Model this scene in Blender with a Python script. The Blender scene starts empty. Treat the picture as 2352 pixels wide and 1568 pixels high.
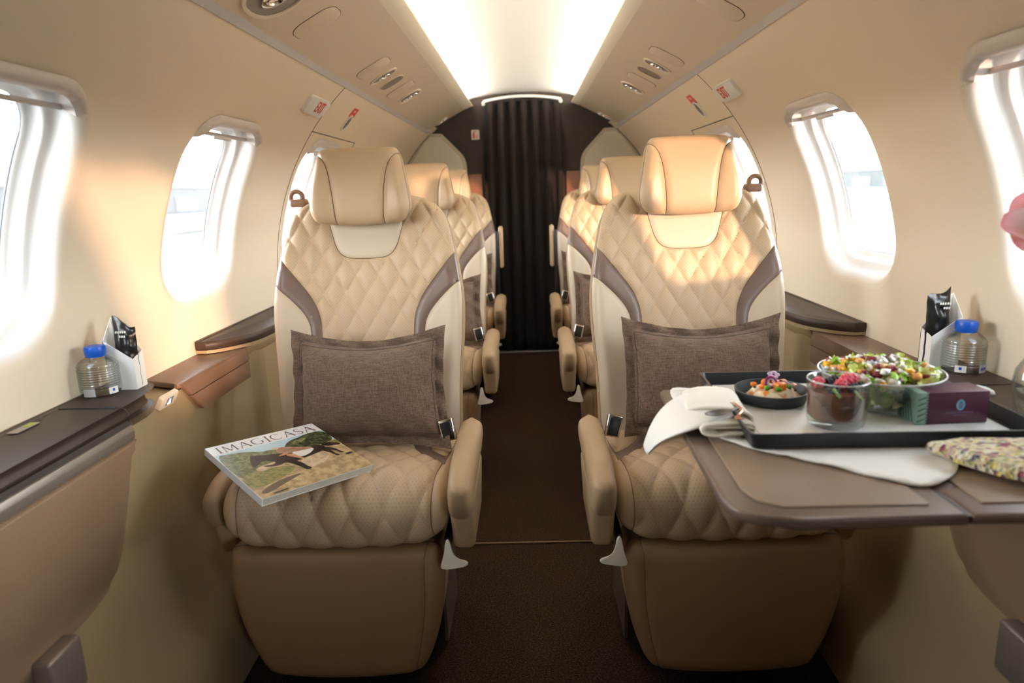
# cabin of a small business jet, seen down the aisle
EXPO = 0.44; SKY = 25.0; SUN = 5.2; LED = 118.0
import bpy, bmesh, math, random
import numpy as np
from mathutils import Vector, Matrix
from mathutils.geometry import delaunay_2d_cdt
random.seed(7)
rng = np.random.default_rng(5)
SC = bpy.context.scene
COL = SC.collection
PI = math.pi

# ------------------------------------------------------------------ camera
CAMX, CAMH = 0.01047, 1.05
pitch, yaw, roll = math.radians(12.48), math.radians(1.571), math.radians(-1.968)
fwd = Vector((-math.sin(yaw)*math.cos(pitch), math.cos(yaw)*math.cos(pitch), -math.sin(pitch)))
rt0 = Vector((math.cos(yaw), math.sin(yaw), 0)); up0 = rt0.cross(fwd)
rt = math.cos(roll)*rt0 + math.sin(roll)*up0
up = -math.sin(roll)*rt0 + math.cos(roll)*up0
cd = bpy.data.cameras.new('camera'); cam = bpy.data.objects.new('camera', cd); COL.objects.link(cam)
M = Matrix((rt, up, -fwd)).transposed().to_4x4(); M.translation = (CAMX, 0, CAMH)
cam.matrix_world = M
cd.sensor_width = 36; cd.lens = 24.0; cd.clip_start = 0.05; cd.clip_end = 600
cd.dof.use_dof = True; cd.dof.focus_distance = 1.62; cd.dof.aperture_fstop = 3.4
SC.camera = cam
# ------------------------------------------------------------------ look
SC.view_settings.view_transform = 'Standard'; SC.view_settings.look = 'None'
SC.view_settings.gamma = 1; SC.view_settings.use_curve_mapping = False
SC.view_settings.exposure = EXPO
# ------------------------------------------------------------------ sky and sun
W = bpy.data.worlds.new('sky'); SC.world = W; W.use_nodes = True
bg = W.node_tree.nodes['Background']
bg.inputs[1].default_value = SKY
# hazy low-sun sky: bright towards the horizon, dim overhead
_n = W.node_tree; _tc = _n.nodes.new('ShaderNodeTexCoord'); _sx = _n.nodes.new('ShaderNodeSeparateXYZ'); _cr = _n.nodes.new('ShaderNodeValToRGB')
_n.links.new(_tc.outputs['Generated'], _sx.inputs[0]); _n.links.new(_sx.outputs['Z'], _cr.inputs[0]); _n.links.new(_cr.outputs[0], bg.inputs[0])
_cr.color_ramp.elements[0].position = 0.0; _cr.color_ramp.elements[0].color = (1.0, 0.99, 0.96, 1)
_cr.color_ramp.elements[1].position = 0.75; _cr.color_ramp.elements[1].color = (0.05, 0.06, 0.075, 1)
_e = _cr.color_ramp.elements.new(0.16); _e.color = (0.92, 0.95, 0.97, 1)
_e = _cr.color_ramp.elements.new(0.42); _e.color = (0.28, 0.31, 0.335, 1)
sd = bpy.data.lights.new('sun', 'SUN'); sd.energy = SUN; sd.color = (1.0, 0.60, 0.40); sd.angle = math.radians(1.6)
sun = bpy.data.objects.new('sun', sd); COL.objects.link(sun)
sun.rotation_euler = Vector((-1.0, 1.50, -0.085)).to_track_quat('-Z', 'Y').to_euler()
SC.cycles.max_bounces = 10; SC.cycles.diffuse_bounces = 6; SC.cycles.transparent_max_bounces = 16
SC.cycles.sample_clamp_indirect = 6

# ------------------------------------------------------------------ materials
MATS = {}
def mat(name, color, rough=0.5, metal=0.0, spec=0.5, bump=None, emit=None, strength=0, seam=False, perf=False,
        noisec=None, trans=0, ior=1.45, sheen=0, weave=None, subsurf=0, coat=0):
    if name in MATS: return MATS[name]
    m = bpy.data.materials.new(name); m.use_nodes = True
    nt = m.node_tree; b = nt.nodes['Principled BSDF']; L = nt.links
    b.inputs['Roughness'].default_value = rough; b.inputs['Metallic'].default_value = metal
    b.inputs['Specular IOR Level'].default_value = spec
    b.inputs['Transmission Weight'].default_value = trans; b.inputs['IOR'].default_value = ior
    if sheen: b.inputs['Sheen Weight'].default_value = sheen
    if coat: b.inputs['Coat Weight'].default_value = coat
    if subsurf:
        b.inputs['Subsurface Weight'].default_value = subsurf; b.inputs['Subsurface Scale'].default_value = 0.004
    c = nt.nodes.new('ShaderNodeRGB'); c.outputs[0].default_value = (*color, 1)
    cur = c.outputs[0]
    def mix(a, col2, fac):
        x = nt.nodes.new('ShaderNodeMix'); x.data_type = 'RGBA'
        L.new(fac, x.inputs[0]); L.new(a, x.inputs[6])
        if isinstance(col2, tuple): x.inputs[7].default_value = (*col2, 1)
        else: L.new(col2, x.inputs[7])
        return x.outputs[2]
    def math_(op, a, v):
        x = nt.nodes.new('ShaderNodeMath'); x.operation = op
        L.new(a, x.inputs[0]); 
        if not hasattr(v, 'links'): x.inputs[1].default_value = v
        else: L.new(v, x.inputs[1])
        return x.outputs[0]
    tc = nt.nodes.new('ShaderNodeTexCoord')
    if noisec:
        col2, scale, lo, hi = noisec
        n = nt.nodes.new('ShaderNodeTexNoise'); n.inputs['Scale'].default_value = scale; n.inputs['Detail'].default_value = 5
        L.new(tc.outputs['Object'], n.inputs['Vector'])
        r = nt.nodes.new('ShaderNodeMapRange'); r.inputs[1].default_value = lo; r.inputs[2].default_value = hi
        L.new(n.outputs['Fac'], r.inputs[0]); cur = mix(cur, col2, r.outputs[0])
    hsum = None
    if weave:
        col2, sc = weave
        mp = nt.nodes.new('ShaderNodeMapping'); mp.inputs['Scale'].default_value = (sc, sc, sc*0.08)
        L.new(tc.outputs['Object'], mp.inputs['Vector'])
        n1 = nt.nodes.new('ShaderNodeTexNoise'); n1.inputs['Scale'].default_value = 1; n1.inputs['Detail'].default_value = 2
        L.new(mp.outputs[0], n1.inputs['Vector'])
        mp2 = nt.nodes.new('ShaderNodeMapping'); mp2.inputs['Scale'].default_value = (sc*0.08, sc*0.2, sc)
        L.new(tc.outputs['Object'], mp2.inputs['Vector'])
        n2 = nt.nodes.new('ShaderNodeTexNoise'); n2.inputs['Scale'].default_value = 1; n2.inputs['Detail'].default_value = 2
        L.new(mp2.outputs[0], n2.inputs['Vector'])
        s = math_('ADD', n1.outputs['Fac'], n2.outputs['Fac'])
        r = nt.nodes.new('ShaderNodeMapRange'); r.inputs[1].default_value = 0.78; r.inputs[2].default_value = 1.22
        L.new(s, r.inputs[0]); cur = mix(cur, col2, r.outputs[0]); hsum = r.outputs[0]
    pf = None
    if perf:
        mp = nt.nodes.new('ShaderNodeMapping'); mp.inputs['Scale'].default_value = (185, 185, 0)
        mp.inputs['Rotation'].default_value = (0, 0, PI/4)
        L.new(tc.outputs['UV'], mp.inputs['Vector'])
        fr = nt.nodes.new('ShaderNodeVectorMath'); fr.operation = 'FRACTION'; L.new(mp.outputs[0], fr.inputs[0])
        dd = nt.nodes.new('ShaderNodeVectorMath'); dd.operation = 'DISTANCE'; L.new(fr.outputs[0], dd.inputs[0])
        dd.inputs[1].default_value = (0.5, 0.5, 0)
        pf = math_('LESS_THAN', dd.outputs['Value'], 0.13)
        cur = mix(cur, tuple(x*0.62 for x in color), pf)
    if seam:
        at = nt.nodes.new('ShaderNodeAttribute'); at.attribute_name = 'ed'
        r = nt.nodes.new('ShaderNodeMapRange'); r.inputs[1].default_value = 0.0005; r.inputs[2].default_value = 0.0013
        r.inputs[3].default_value = 1; r.inputs[4].default_value = 0
        L.new(at.outputs['Fac'], r.inputs[0]); cur = mix(cur, (0.15, 0.095, 0.06), r.outputs[0])
    L.new(cur, b.inputs['Base Color'])
    if bump or weave:
        n = nt.nodes.new('ShaderNodeTexNoise'); n.inputs['Scale'].default_value = (bump[0] if bump else 300); n.inputs['Detail'].default_value = 4
        L.new(tc.outputs['Object'], n.inputs['Vector'])
        bp = nt.nodes.new('ShaderNodeBump'); bp.inputs['Strength'].default_value = (bump[1] if bump else 0.6)
        bp.inputs['Distance'].default_value = 0.001 if not weave else 0.002
        L.new(hsum if hsum is not None else n.outputs['Fac'], bp.inputs['Height']); L.new(bp.outputs[0], b.inputs['Normal'])
    if emit:
        b.inputs['Emission Color'].default_value = (*emit, 1); b.inputs['Emission Strength'].default_value = strength
    MATS[name] = m
    return m

TAN = (0.48, 0.345, 0.21)
m_leather = mat('tan_leather', TAN, 0.42, bump=(700, 0.12), seam=True)
m_leatherp = mat('perforated_tan_leather', (0.495, 0.365, 0.23), 0.5, bump=(700, 0.12), seam=True, perf=True)
m_pale = mat('pale_leather', (0.54, 0.44, 0.325), 0.42, bump=(700, 0.1), seam=True)
m_band = mat('brown_band_leather', (0.145, 0.095, 0.075), 0.38, bump=(600, 0.12), seam=True)
m_leatherS = mat('tan_leather_plain', (0.44, 0.31, 0.18), 0.45, bump=(700, 0.12))
m_wall = mat('wall_lining', (0.81, 0.70, 0.545), 0.62, bump=(260, 0.06))
m_bin = mat('service_panel_lining', (0.63, 0.525, 0.40), 0.5, bump=(260, 0.05))
m_lip = mat('cream_lip', (0.72, 0.64, 0.50), 0.5)
m_vault = mat('vault_white', (0.84, 0.82, 0.76), 0.5)
m_rail = mat('rail_grey', (0.50, 0.47, 0.46), 0.35)
m_dark = mat('dark_gap', (0.03, 0.022, 0.016), 0.7)
m_groove = mat('groove_brown', (0.10, 0.075, 0.05), 0.7)
m_ledge = mat('dark_brown_leather', (0.042, 0.026, 0.018), 0.46, spec=0.4, bump=(500, 0.15))
m_lid = mat('brown_lid_leather', (0.17, 0.105, 0.068), 0.38, bump=(500, 0.12))
m_panelL = mat('side_panel_leather', (0.235, 0.15, 0.09), 0.42, bump=(900, 0.3))
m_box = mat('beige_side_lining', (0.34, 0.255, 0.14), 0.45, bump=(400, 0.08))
m_silver = mat('brushed_silver', (0.42, 0.39, 0.35), 0.32, metal=0.75)
m_chrome = mat('chrome', (0.75, 0.73, 0.7), 0.12, metal=1)
m_black = mat('black_plastic', (0.012, 0.012, 0.013), 0.3)
m_white = mat('white_plastic', (0.80, 0.79, 0.76), 0.35)
m_cap = mat('blind_housing_white', (0.66, 0.60, 0.56), 0.3)
m_red = mat('red_print', (0.62, 0.045, 0.03), 0.5)
m_carpet = mat('dark_carpet', (0.018, 0.0105, 0.006), 1.0, spec=0.05, bump=(420, 1.0), noisec=((0.060, 0.036, 0.022), 260, 0.42, 0.7))
m_legrest = mat('leg_rest_leather_shaded', (0.29, 0.18, 0.09), 0.45, bump=(700, 0.12), seam=True)  # seat's tan leather, with the shade low in the cabin put into its colour
m_bulk = mat('bulkhead_dark', (0.020, 0.013, 0.009), 0.6, spec=0.25, noisec=((0.030, 0.020, 0.014), 9, 0.4, 0.6))
m_wood = mat('reddish_wood', (0.16, 0.055, 0.022), 0.35)
m_curtain = mat('curtain_brown', (0.014, 0.010, 0.008), 0.9, spec=0.2, bump=(500, 0.4))
m_part = mat('partition_cream', (0.76, 0.71, 0.60), 0.5)
m_linen = mat('brown_linen', (0.115, 0.070, 0.048), 0.9, spec=0.15, weave=((0.20, 0.135, 0.10), 620), sheen=0.12)

# ------------------------------------------------------------------ object helpers
def link(me, name, m, parent=None, smooth=True, sharp=None):
    o = bpy.data.objects.new(name, me); COL.objects.link(o)
    for x in (m if isinstance(m, (list, tuple)) else [m]): me.materials.append(x)
    if smooth:
        me.shade_smooth()
        if sharp: me.set_sharp_from_angle(angle=math.radians(sharp))
    if parent is not None: o.parent = parent
    return o
def mesh(name, V, F, m, parent=None, smooth=True, sharp=None, fix=True, solid=0):
    me = bpy.data.meshes.new(name); me.from_pydata([tuple(map(float, v)) for v in V], [], [tuple(int(i) for i in f) for f in F])
    if fix:
        bm = bmesh.new(); bm.from_mesh(me); bmesh.ops.recalc_face_normals(bm, faces=bm.faces); bm.to_mesh(me); bm.free()
    o = link(me, name, m, parent, smooth, sharp)
    if solid:
        s = o.modifiers.new('solid', 'SOLIDIFY'); s.thickness = solid; s.offset = 0
    return o
def bmobj(name, bm, m, parent=None, sharp=35):
    me = bpy.data.meshes.new(name); bmesh.ops.recalc_face_normals(bm, faces=bm.faces); bm.to_mesh(me); bm.free()
    return link(me, name, m, parent, True, sharp)
def empty(name, loc=(0, 0, 0), label=None, cat=None, group=None, kind=None):
    o = bpy.data.objects.new(name, None); COL.objects.link(o); o.location = loc; o.empty_display_size = 0.05
    return tag(o, label, cat, group, kind)
def tag(o, label=None, cat=None, group=None, kind=None):
    for k, v in (('label', label), ('category', cat), ('group', group), ('kind', kind)):
        if v: o[k] = v
    return o
def set_parent_keep(o, p):
    o.parent = p; o.matrix_parent_inverse = Matrix.Translation(p.location).inverted() if p.rotation_euler.z == 0 else p.matrix_basis.inverted()
def rbox(name, c, s, m, parent=None, r=0.004, seg=3, rot=None, taper=None):
    bm = bmesh.new(); bmesh.ops.create_cube(bm, size=1)
    for v in bm.verts:
        v.co = Vector((v.co.x*s[0], v.co.y*s[1], v.co.z*s[2]))
        if taper and v.co.z < 0: v.co.x *= taper; v.co.y *= taper
    if r > 0: bmesh.ops.bevel(bm, geom=bm.edges[:], offset=min(r, min(s)*0.49), segments=seg, affect='EDGES', profile=0.5)
    R_ = rot if rot is not None else Matrix.Identity(3)
    bmesh.ops.transform(bm, matrix=Matrix.Translation(c) @ R_.to_4x4(), verts=bm.verts)
    return bmobj(name, bm, m, parent, 40)
def rz(a): return Matrix.Rotation(a, 3, 'Z')
def prismY(name, prof, y0, y1, m, parent=None, sharp=30, bev=0, closed=True):
    n = len(prof); V = [(x, y0, z) for x, z in prof] + [(x, y1, z) for x, z in prof]
    F = [(i, (i+1) % n, n+(i+1) % n, n+i) for i in range(n if closed else n-1)]
    if closed: F += [tuple(range(n)), tuple(range(2*n-1, n-1, -1))]
    if bev:
        bm = bmesh.new(); vs = [bm.verts.new(v) for v in V]
        for f in F: bm.faces.new([vs[i] for i in f])
        bmesh.ops.recalc_face_normals(bm, faces=bm.faces)
        bmesh.ops.bevel(bm, geom=bm.edges[:], offset=bev, segments=3, affect='EDGES', profile=0.5)
        return bmobj(name, bm, m, parent, 40)
    return mesh(name, V, F, m, parent, True, sharp)
def frame(o, ax, ay):
    ax = Vector(ax).normalized(); n = ax.cross(Vector(ay)).normalized(); ay = n.cross(ax).normalized()
    return Vector(o), ax, ay, n
def plate(name, fr, poly, t, m, parent=None, bev=0.0, lift=0.0):
    """flat plate: outline poly (2D) in the frame, thickness t along its normal"""
    o, ax, ay, n = fr; bm = bmesh.new()
    a = [bm.verts.new(o+ax*p[0]+ay*p[1]+n*lift) for p in poly]
    b = [bm.verts.new(o+ax*p[0]+ay*p[1]+n*(lift+t)) for p in poly]
    k = len(poly)
    top = bm.faces.new(b); bm.faces.new(a[::-1])
    for i in range(k): bm.faces.new((a[i], a[(i+1) % k], b[(i+1) % k], b[i]))
    if bev: bmesh.ops.bevel(bm, geom=list(top.edges), offset=bev, segments=2, affect='EDGES', profile=0.5)
    return bmobj(name, bm, m, parent, 40)
def rrect(w, h, r, n=6, cx=0, cy=0):
    P = []
    for k, (sx, sy) in enumerate(((1, 1), (-1, 1), (-1, -1), (1, -1))):
        for i in range(n+1):
            a = PI/2*(k + i/n)
            P.append((cx+sx*(w/2-r)+r*math.cos(a), cy+sy*(h/2-r)+r*math.sin(a)))
    return P
def oval(w, h, n=28, p=2.0, cx=0, cy=0):
    P = []
    for i in range(n):
        a = 2*PI*i/n; c, s = math.cos(a), math.sin(a)
        P.append((cx+w/2*math.copysign(abs(c)**(2/p), c), cy+h/2*math.copysign(abs(s)**(2/p), s)))
    return P
def ring(name, fr, outer, inner, t, m, parent=None, lift=0):
    o, ax, ay, n = fr; k = len(outer); V = []
    for P, h in ((outer, lift), (outer, lift+t), (inner, lift+t), (inner, lift)):
        V += [o+ax*p[0]+ay*p[1]+n*h for p in P]
    F = [(r*k+i, r*k+(i+1) % k, (r+1)*k+(i+1) % k, (r+1)*k+i) for r in range(3) for i in range(k)]
    F += [(3*k+i, 3*k+(i+1) % k, (i+1) % k, i) for i in range(k)]
    return mesh(name, V, F, m, parent, True, 35)
def text(name, body, fr, cx, cy, size, m, parent=None, lift=0.001, sx=1.0, ext=0.0003, spacing=1.0, off=0.0):
    o, ax, ay, n = fr
    cu = bpy.data.curves.new(name, 'FONT'); cu.body = body; cu.size = size; cu.align_x = 'CENTER'; cu.align_y = 'CENTER'
    cu.extrude = ext; cu.space_character = spacing; cu.materials.append(m)
    ob = bpy.data.objects.new(name, cu); COL.objects.link(ob)
    R_ = Matrix((ax*sx, ay, n)).transposed().to_4x4(); R_.translation = o+ax*cx+ay*cy+n*lift
    ob.matrix_world = R_
    dg = bpy.context.evaluated_depsgraph_get(); cu.offset = off
    dg.update(); me = bpy.data.meshes.new_from_object(ob.evaluated_get(dg)); mw = ob.matrix_world.copy()
    bpy.data.objects.remove(ob); ob = bpy.data.objects.new(name, me); COL.objects.link(ob); me.transform(mw)
    if parent is not None: ob.parent = parent
    return ob
def tube(name, pts, r, m, parent=None, n=10, closed=False, cap=True, flat=1.0):
    P = [Vector(p) for p in pts]; k = len(P); V = []; F = []
    rr = r if isinstance(r, (list, tuple)) else [r]*k
    up_ = Vector((0, 0, 1)); prev = None
    for i in range(k):
        if closed: t = P[(i+1) % k]-P[i-1]
        else: t = P[min(i+1, k-1)]-P[max(i-1, 0)]
        t.normalize()
        if prev is None:
            a = t.cross(up_); 
            if a.length < 0.05: a = t.cross(Vector((1, 0, 0)))
        else: a = prev - t*prev.dot(t)
        a.normalize(); prev = a; b = t.cross(a)
        for j in range(n):
            th = 2*PI*j/n; V.append(P[i]+rr[i]*(math.cos(th)*a+flat*math.sin(th)*b))
    for i in range(k if closed else k-1):
        for j in range(n):
            F.append((i*n+j, i*n+(j+1) % n, ((i+1) % k)*n+(j+1) % n, ((i+1) % k)*n+j))
    if not closed and cap: F += [tuple(range(n))[::-1], tuple((k-1)*n+j for j in range(n))]
    return mesh(name, V, F, m, parent, True, 60)
def lathe(name, prof, c, m, parent=None, n=48, sharp=40, mod=None):
    """prof: (radius, height) from bottom to top; radius 0 closes"""
    V = []; F = []; k = len(prof)
    for (r, z) in prof:
        for j in range(n):
            a = 2*PI*j/n; rr = max(r, 1e-5)
            if mod: rr *= mod(a, z)
            V.append((c[0]+rr*math.cos(a), c[1]+rr*math.sin(a), c[2]+z))
    for i in range(k-1):
        for j in range(n): F.append((i*n+j, i*n+(j+1) % n, (i+1)*n+(j+1) % n, (i+1)*n+j))
    o = mesh(name, V, F, m, parent, True, sharp, fix=False)
    bm = bmesh.new(); bm.from_mesh(o.data); bmesh.ops.remove_doubles(bm, verts=bm.verts, dist=3e-5)
    bmesh.ops.recalc_face_normals(bm, faces=bm.faces); bm.to_mesh(o.data); bm.free()
    o.data.shade_smooth(); o.data.set_sharp_from_angle(angle=math.radians(sharp))
    return o
def loft(name, secs, m, parent=None, n=28, p=3.5, axis='Y', sharp=None, caps=True):
    """secs: (pos, cx, cz, w, h) superelliptic sections along the axis, round closed ends come from the section sizes"""
    V = []; F = []
    for (s, cx, cz, w, h) in secs:
        for q in oval(w, h, n, p):
            if axis == 'Y': V.append((cx+q[0], s, cz+q[1]))
            elif axis == 'Z': V.append((cx+q[0], cz+q[1], s))
            else: V.append((s, cx+q[0], cz+q[1]))
    k = len(secs)
    for i in range(k-1):
        for j in range(n): F.append((i*n+j, i*n+(j+1) % n, (i+1)*n+(j+1) % n, (i+1)*n+j))
    if caps: F += [tuple(range(n))[::-1], tuple((k-1)*n+j for j in range(n))]
    return mesh(name, V, F, m, parent, True, sharp)

# ------------------------------------------------------------------ planar tessellation
def chaikin(P, it=2, closed=True):
    P = [tuple(p) for p in P]
    for _ in range(it):
        Q = []; n = len(P)
        rngi = range(n) if closed else range(n-1)
        if not closed: Q.append(P[0])
        for i in rngi:
            a, b = P[i], P[(i+1) % n]
            Q += [(a[0]*.75+b[0]*.25, a[1]*.75+b[1]*.25), (a[0]*.25+b[0]*.75, a[1]*.25+b[1]*.75)]
        if not closed: Q.append(P[-1])
        P = Q
    return P
def resample(P, step, closed=True):
    P = np.array(P, float); Q = np.vstack([P, P[:1]]) if closed else P
    d = np.r_[0, np.cumsum(np.linalg.norm(np.diff(Q, axis=0), axis=1))]
    n = max(8, int(round(d[-1]/step))); t = np.linspace(0, d[-1], n+1)
    if closed: t = t[:-1]
    return np.c_[np.interp(t, d, Q[:, 0]), np.interp(t, d, Q[:, 1])]
def inside(P, pts):
    P = np.asarray(P); pts = np.asarray(pts); r = np.zeros(len(pts), bool); n = len(P)
    x, y = pts[:, 0], pts[:, 1]
    for i in range(n):
        x1, y1 = P[i]; x2, y2 = P[(i+1) % n]
        if y1 == y2: continue
        c = (y1 > y) != (y2 > y)
        r ^= c & (x < (x2-x1)*(y-y1)/(y2-y1)+x1)
    return r
def dist(pts, P, closed=True):
    P = np.asarray(P); Q = np.roll(P, -1, 0) if closed else P[1:]; A = P if closed else P[:-1]
    out = np.full(len(pts), 1e9)
    for a, b in zip(A, Q):
        ab = b-a; L = ab@ab
        if L < 1e-16: continue
        t = np.clip(((pts-a)@ab)/L, 0, 1); d = np.linalg.norm(pts-(a+t[:, None]*ab), axis=1)
        out = np.minimum(out, d)
    return out
def inset(P, d):
    P = np.asarray(P); t = np.roll(P, -1, 0)-np.roll(P, 1, 0); t /= np.linalg.norm(t, axis=1)[:, None]+1e-12
    n = np.c_[-t[:, 1], t[:, 0]]
    area = 0.5*np.sum(P[:, 0]*np.roll(P[:, 1], -1)-np.roll(P[:, 0], -1)*P[:, 1])
    return P+n*(d if area > 0 else -d)
def tessellate(outline, polys=(), spacing=0.01, rings=(), holes=(), open_=()):
    """triangulate outline with constraint polygons; returns V, triangles, label per triangle (index in polys or -1)"""
    lines = [np.asarray(outline)]+[np.asarray(p) for p in polys]+[np.asarray(h) for h in holes]
    pts = []; edges = []
    for L_ in lines:
        k = len(pts); n = len(L_); pts += [tuple(p) for p in L_]
        edges += [(k+i, k+(i+1) % n) for i in range(n)]
    for L_ in open_:
        L_ = L_[inside(lines[0], L_)]
        if len(L_) < 2: continue
        if rings: L_ = L_[dist(L_, lines[0]) > max(rings)*0.5]
        if len(L_) < 2: continue
        k = len(pts); pts += [tuple(p) for p in L_]
        edges += [(k+i, k+i+1) for i in range(len(L_)-1) if np.linalg.norm(L_[i+1]-L_[i]) < 0.03]
    lo = np.min(lines[0], 0); hi = np.max(lines[0], 0)
    gx = np.arange(lo[0]+spacing/2, hi[0], spacing); gy = np.arange(lo[1]+spacing/2, hi[1], spacing*0.87)
    G = np.array([(x+(j % 2)*spacing/2, y) for j, y in enumerate(gy) for x in gx]) if len(gx) and len(gy) else np.zeros((0, 2))
    extra = [inset(lines[0], r) for r in rings]
    if len(G):
        keep = inside(lines[0], G)
        G = G[keep]
        dmin = spacing*0.4
        for i, L_ in enumerate(lines):
            if len(G): G = G[dist(G, L_) > (dmin if i or not rings else max(rings)+spacing*0.3)]
    pts += [tuple(p) for p in G]
    for E_ in extra:
        E_ = E_[inside(lines[0], E_)]
        for L_ in lines[1:]:
            if len(E_): E_ = E_[dist(E_, L_) > 0.0012]
        pts += [tuple(p) for p in E_]
    r = delaunay_2d_cdt([Vector(p) for p in pts], edges, [], 0, 1e-7)
    V = np.array([(v.x, v.y) for v in r[0]]); T = np.array([f for f in r[2] if len(f) == 3])
    C = V[T].mean(1); ok = inside(lines[0], C)
    for h in holes: ok &= ~inside(h, C)
    T = T[ok]; C = C[ok]; lab = np.full(len(T), -1)
    for i in range(len(polys)-1, -1, -1): lab[inside(polys[i], C)] = i
    return V, T, lab
def submesh(name, V2, T, P3, m, parent, ed=None, extra=None):
    used = np.unique(T); idx = -np.ones(len(V2), int); idx[used] = np.arange(len(used))
    me = bpy.data.meshes.new(name); me.from_pydata(P3[used].tolist(), [], idx[T].tolist())
    if ed is not None:
        a = me.attributes.new('ed', 'FLOAT', 'POINT'); a.data.foreach_set('value', ed[used].astype(np.float32))
    uvl = me.uv_layers.new(name='UVMap'); li = np.empty(len(me.loops), int); me.loops.foreach_get('vertex_index', li)
    uvl.data.foreach_set('uv', V2[used][li].astype(np.float32).ravel())
    return link(me, name, m, parent, True)
class Path:
    """side profile in (y, z): arc length v, normals"""
    def __init__(s, P, step=0.004):
        Q = np.array(chaikin(P, 3, False)); d = np.r_[0, np.cumsum(np.linalg.norm(np.diff(Q, axis=0), axis=1))]
        s.L = d[-1]; s.t = np.linspace(0, s.L, 200); s.y = np.interp(s.t, d, Q[:, 0]); s.z = np.interp(s.t, d, Q[:, 1])
        dy = np.gradient(s.y, s.t); dz = np.gradient(s.z, s.t); l = np.hypot(dy, dz); s.ny = -dz/l; s.nz = dy/l
    def at(s, v):
        e = np.clip(v, 0, s.L); x = v-e
        y = np.interp(e, s.t, s.y); z = np.interp(e, s.t, s.z); ny = np.interp(e, s.t, s.ny); nz = np.interp(e, s.t, s.nz)
        return y+x*nz, z-x*ny, ny, nz
def cushion(parent, outline, polys, path, r, T, default, m_default, shell, m_shell, puff=None, spacing=0.008, groove=0.0025,
            lat=None, flip=1, lines=(), xoff=0.0, lineq=None):
    """upholstered pad: front split into panels along seams, side and back as one shell. flip=1: normal as from path"""
    out = resample(outline, 0.006)
    area = 0.5*np.sum(out[:, 0]*np.roll(out[:, 1], -1)-np.roll(out[:, 0], -1)*out[:, 1])
    if area < 0: out = out[::-1]
    PL = [resample(p[1], 0.005) for p in polys]
    V, T_, lab = tessellate(out, PL, spacing, rings=(0.0015, 0.005, 0.011), open_=lines)
    d0 = dist(V, out); ds = d0.copy()
    for p in PL: ds = np.minimum(ds, dist(V, p))
    dc = np.clip(d0, 0, r); H = np.sqrt(np.maximum(r*r-(r-dc)**2, 0))
    H = H - groove*np.exp(-(ds/0.0035)**2)*(d0 > 0.004)
    def mp(U, VV, h):
        y, z, ny, nz = path.at(VV)
        if lat is not None: h = h+lat(U, VV)
        return np.c_[U+xoff, y+flip*ny*h, z+flip*nz*h]
    names = [(default, m_default, -1)]+[(p[0], p[2], i) for i, p in enumerate(polys)]
    for nm, mm, i in names:
        t = T_[lab == i]
        if not len(t): continue
        h = H.copy()
        if puff and nm in puff: h = h+puff[nm](V[:, 0], V[:, 1])*np.clip(ds/0.012, 0, 1)**0.6*np.clip(d0/0.02, 0, 1)
        submesh(nm, V, t, mp(V[:, 0], V[:, 1], h), mm, parent, ed=ds)
    # shell
    lev = [(0, 0), (0, -T*0.35), (0, -T*0.7), (0.004, -T*0.88), (0.014, -T)]
    Vs = []; n = len(out)
    for a, h in lev:
        q = inset(out, a) if a else out
        Vs.append(mp(q[:, 0], q[:, 1], np.full(n, h)))
    Vs = np.vstack(Vs); F = [(k*n+i, k*n+(i+1) % n, (k+1)*n+(i+1) % n, (k+1)*n+i) for k in range(len(lev)-1) for i in range(n)]
    q = inset(out, 0.014); V2, T2, _ = tessellate(q, (), 0.04)
    b = len(Vs); V3 = mp(V2[:, 0], V2[:, 1], np.full(len(V2), -T)); Vs = np.vstack([Vs, V3]); F += [tuple(b+j for j in f) for f in T2]
    me = mesh(shell, Vs, F, m_shell, parent, True, 50)
    bm = bmesh.new(); bm.from_mesh(me.data); bmesh.ops.remove_doubles(bm, verts=bm.verts, dist=1e-5)
    bmesh.ops.recalc_face_normals(bm, faces=bm.faces); bm.to_mesh(me.data); bm.free(); me.data.shade_smooth()
    return mp
# ================================================================== SETTING
RW, ZW = 0.87, 0.75
Y0, Y1 = -1.5, 4.45
def wp(side, y, s, dr=0.0):
    th = s/RW; R_ = RW+dr
    return (side*R_*math.cos(th), y, ZW+R_*math.sin(th))
def sz(z): return RW*math.asin((z-ZW)/RW)
def wframe(side, y, z, lift=0.0):
    th = math.asin((z-ZW)/RW)
    n = Vector((-side*math.cos(th), 0, -math.sin(th))); ay = Vector((-side*math.sin(th), 0, math.cos(th)))
    o = Vector((side*RW*math.cos(th), y, z)) + n*lift
    return frame(o, (0, -side, 0), ay)
WINS = [(-0.97, 0.27, 0.250, 0.300), (0.985, 0.235, 0.285, 0.225), (1.81, 0.19, 0.285, 0.225), (2.63, 0.19, 0.285, 0.225), (3.45, 0.19, 0.285, 0.225)]  # first opening is unseen, second widened: both shaped to place the sun patches
def winpoly(cy, hw, off, SC_, SH, n=9):
    return [(cy+p[0], SC_+p[1]) for p in rrect(2*(hw+off), 2*(SH+off), 0.11+off, n)]
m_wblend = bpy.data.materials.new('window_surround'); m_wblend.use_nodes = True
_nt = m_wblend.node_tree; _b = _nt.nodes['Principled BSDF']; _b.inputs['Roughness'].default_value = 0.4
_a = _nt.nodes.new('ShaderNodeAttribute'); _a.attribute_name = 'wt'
_x = _nt.nodes.new('ShaderNodeMix'); _x.data_type = 'RGBA'; _x.inputs[6].default_value = (0.81, 0.70, 0.545, 1); _x.inputs[7].default_value = (0.88, 0.88, 0.87, 1)  # wall tone to frame white; the fade paints daylight overexposure into the colour
_nt.links.new(_a.outputs['Fac'], _x.inputs[0]); _nt.links.new(_x.outputs[2], _b.inputs['Base Color'])
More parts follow.
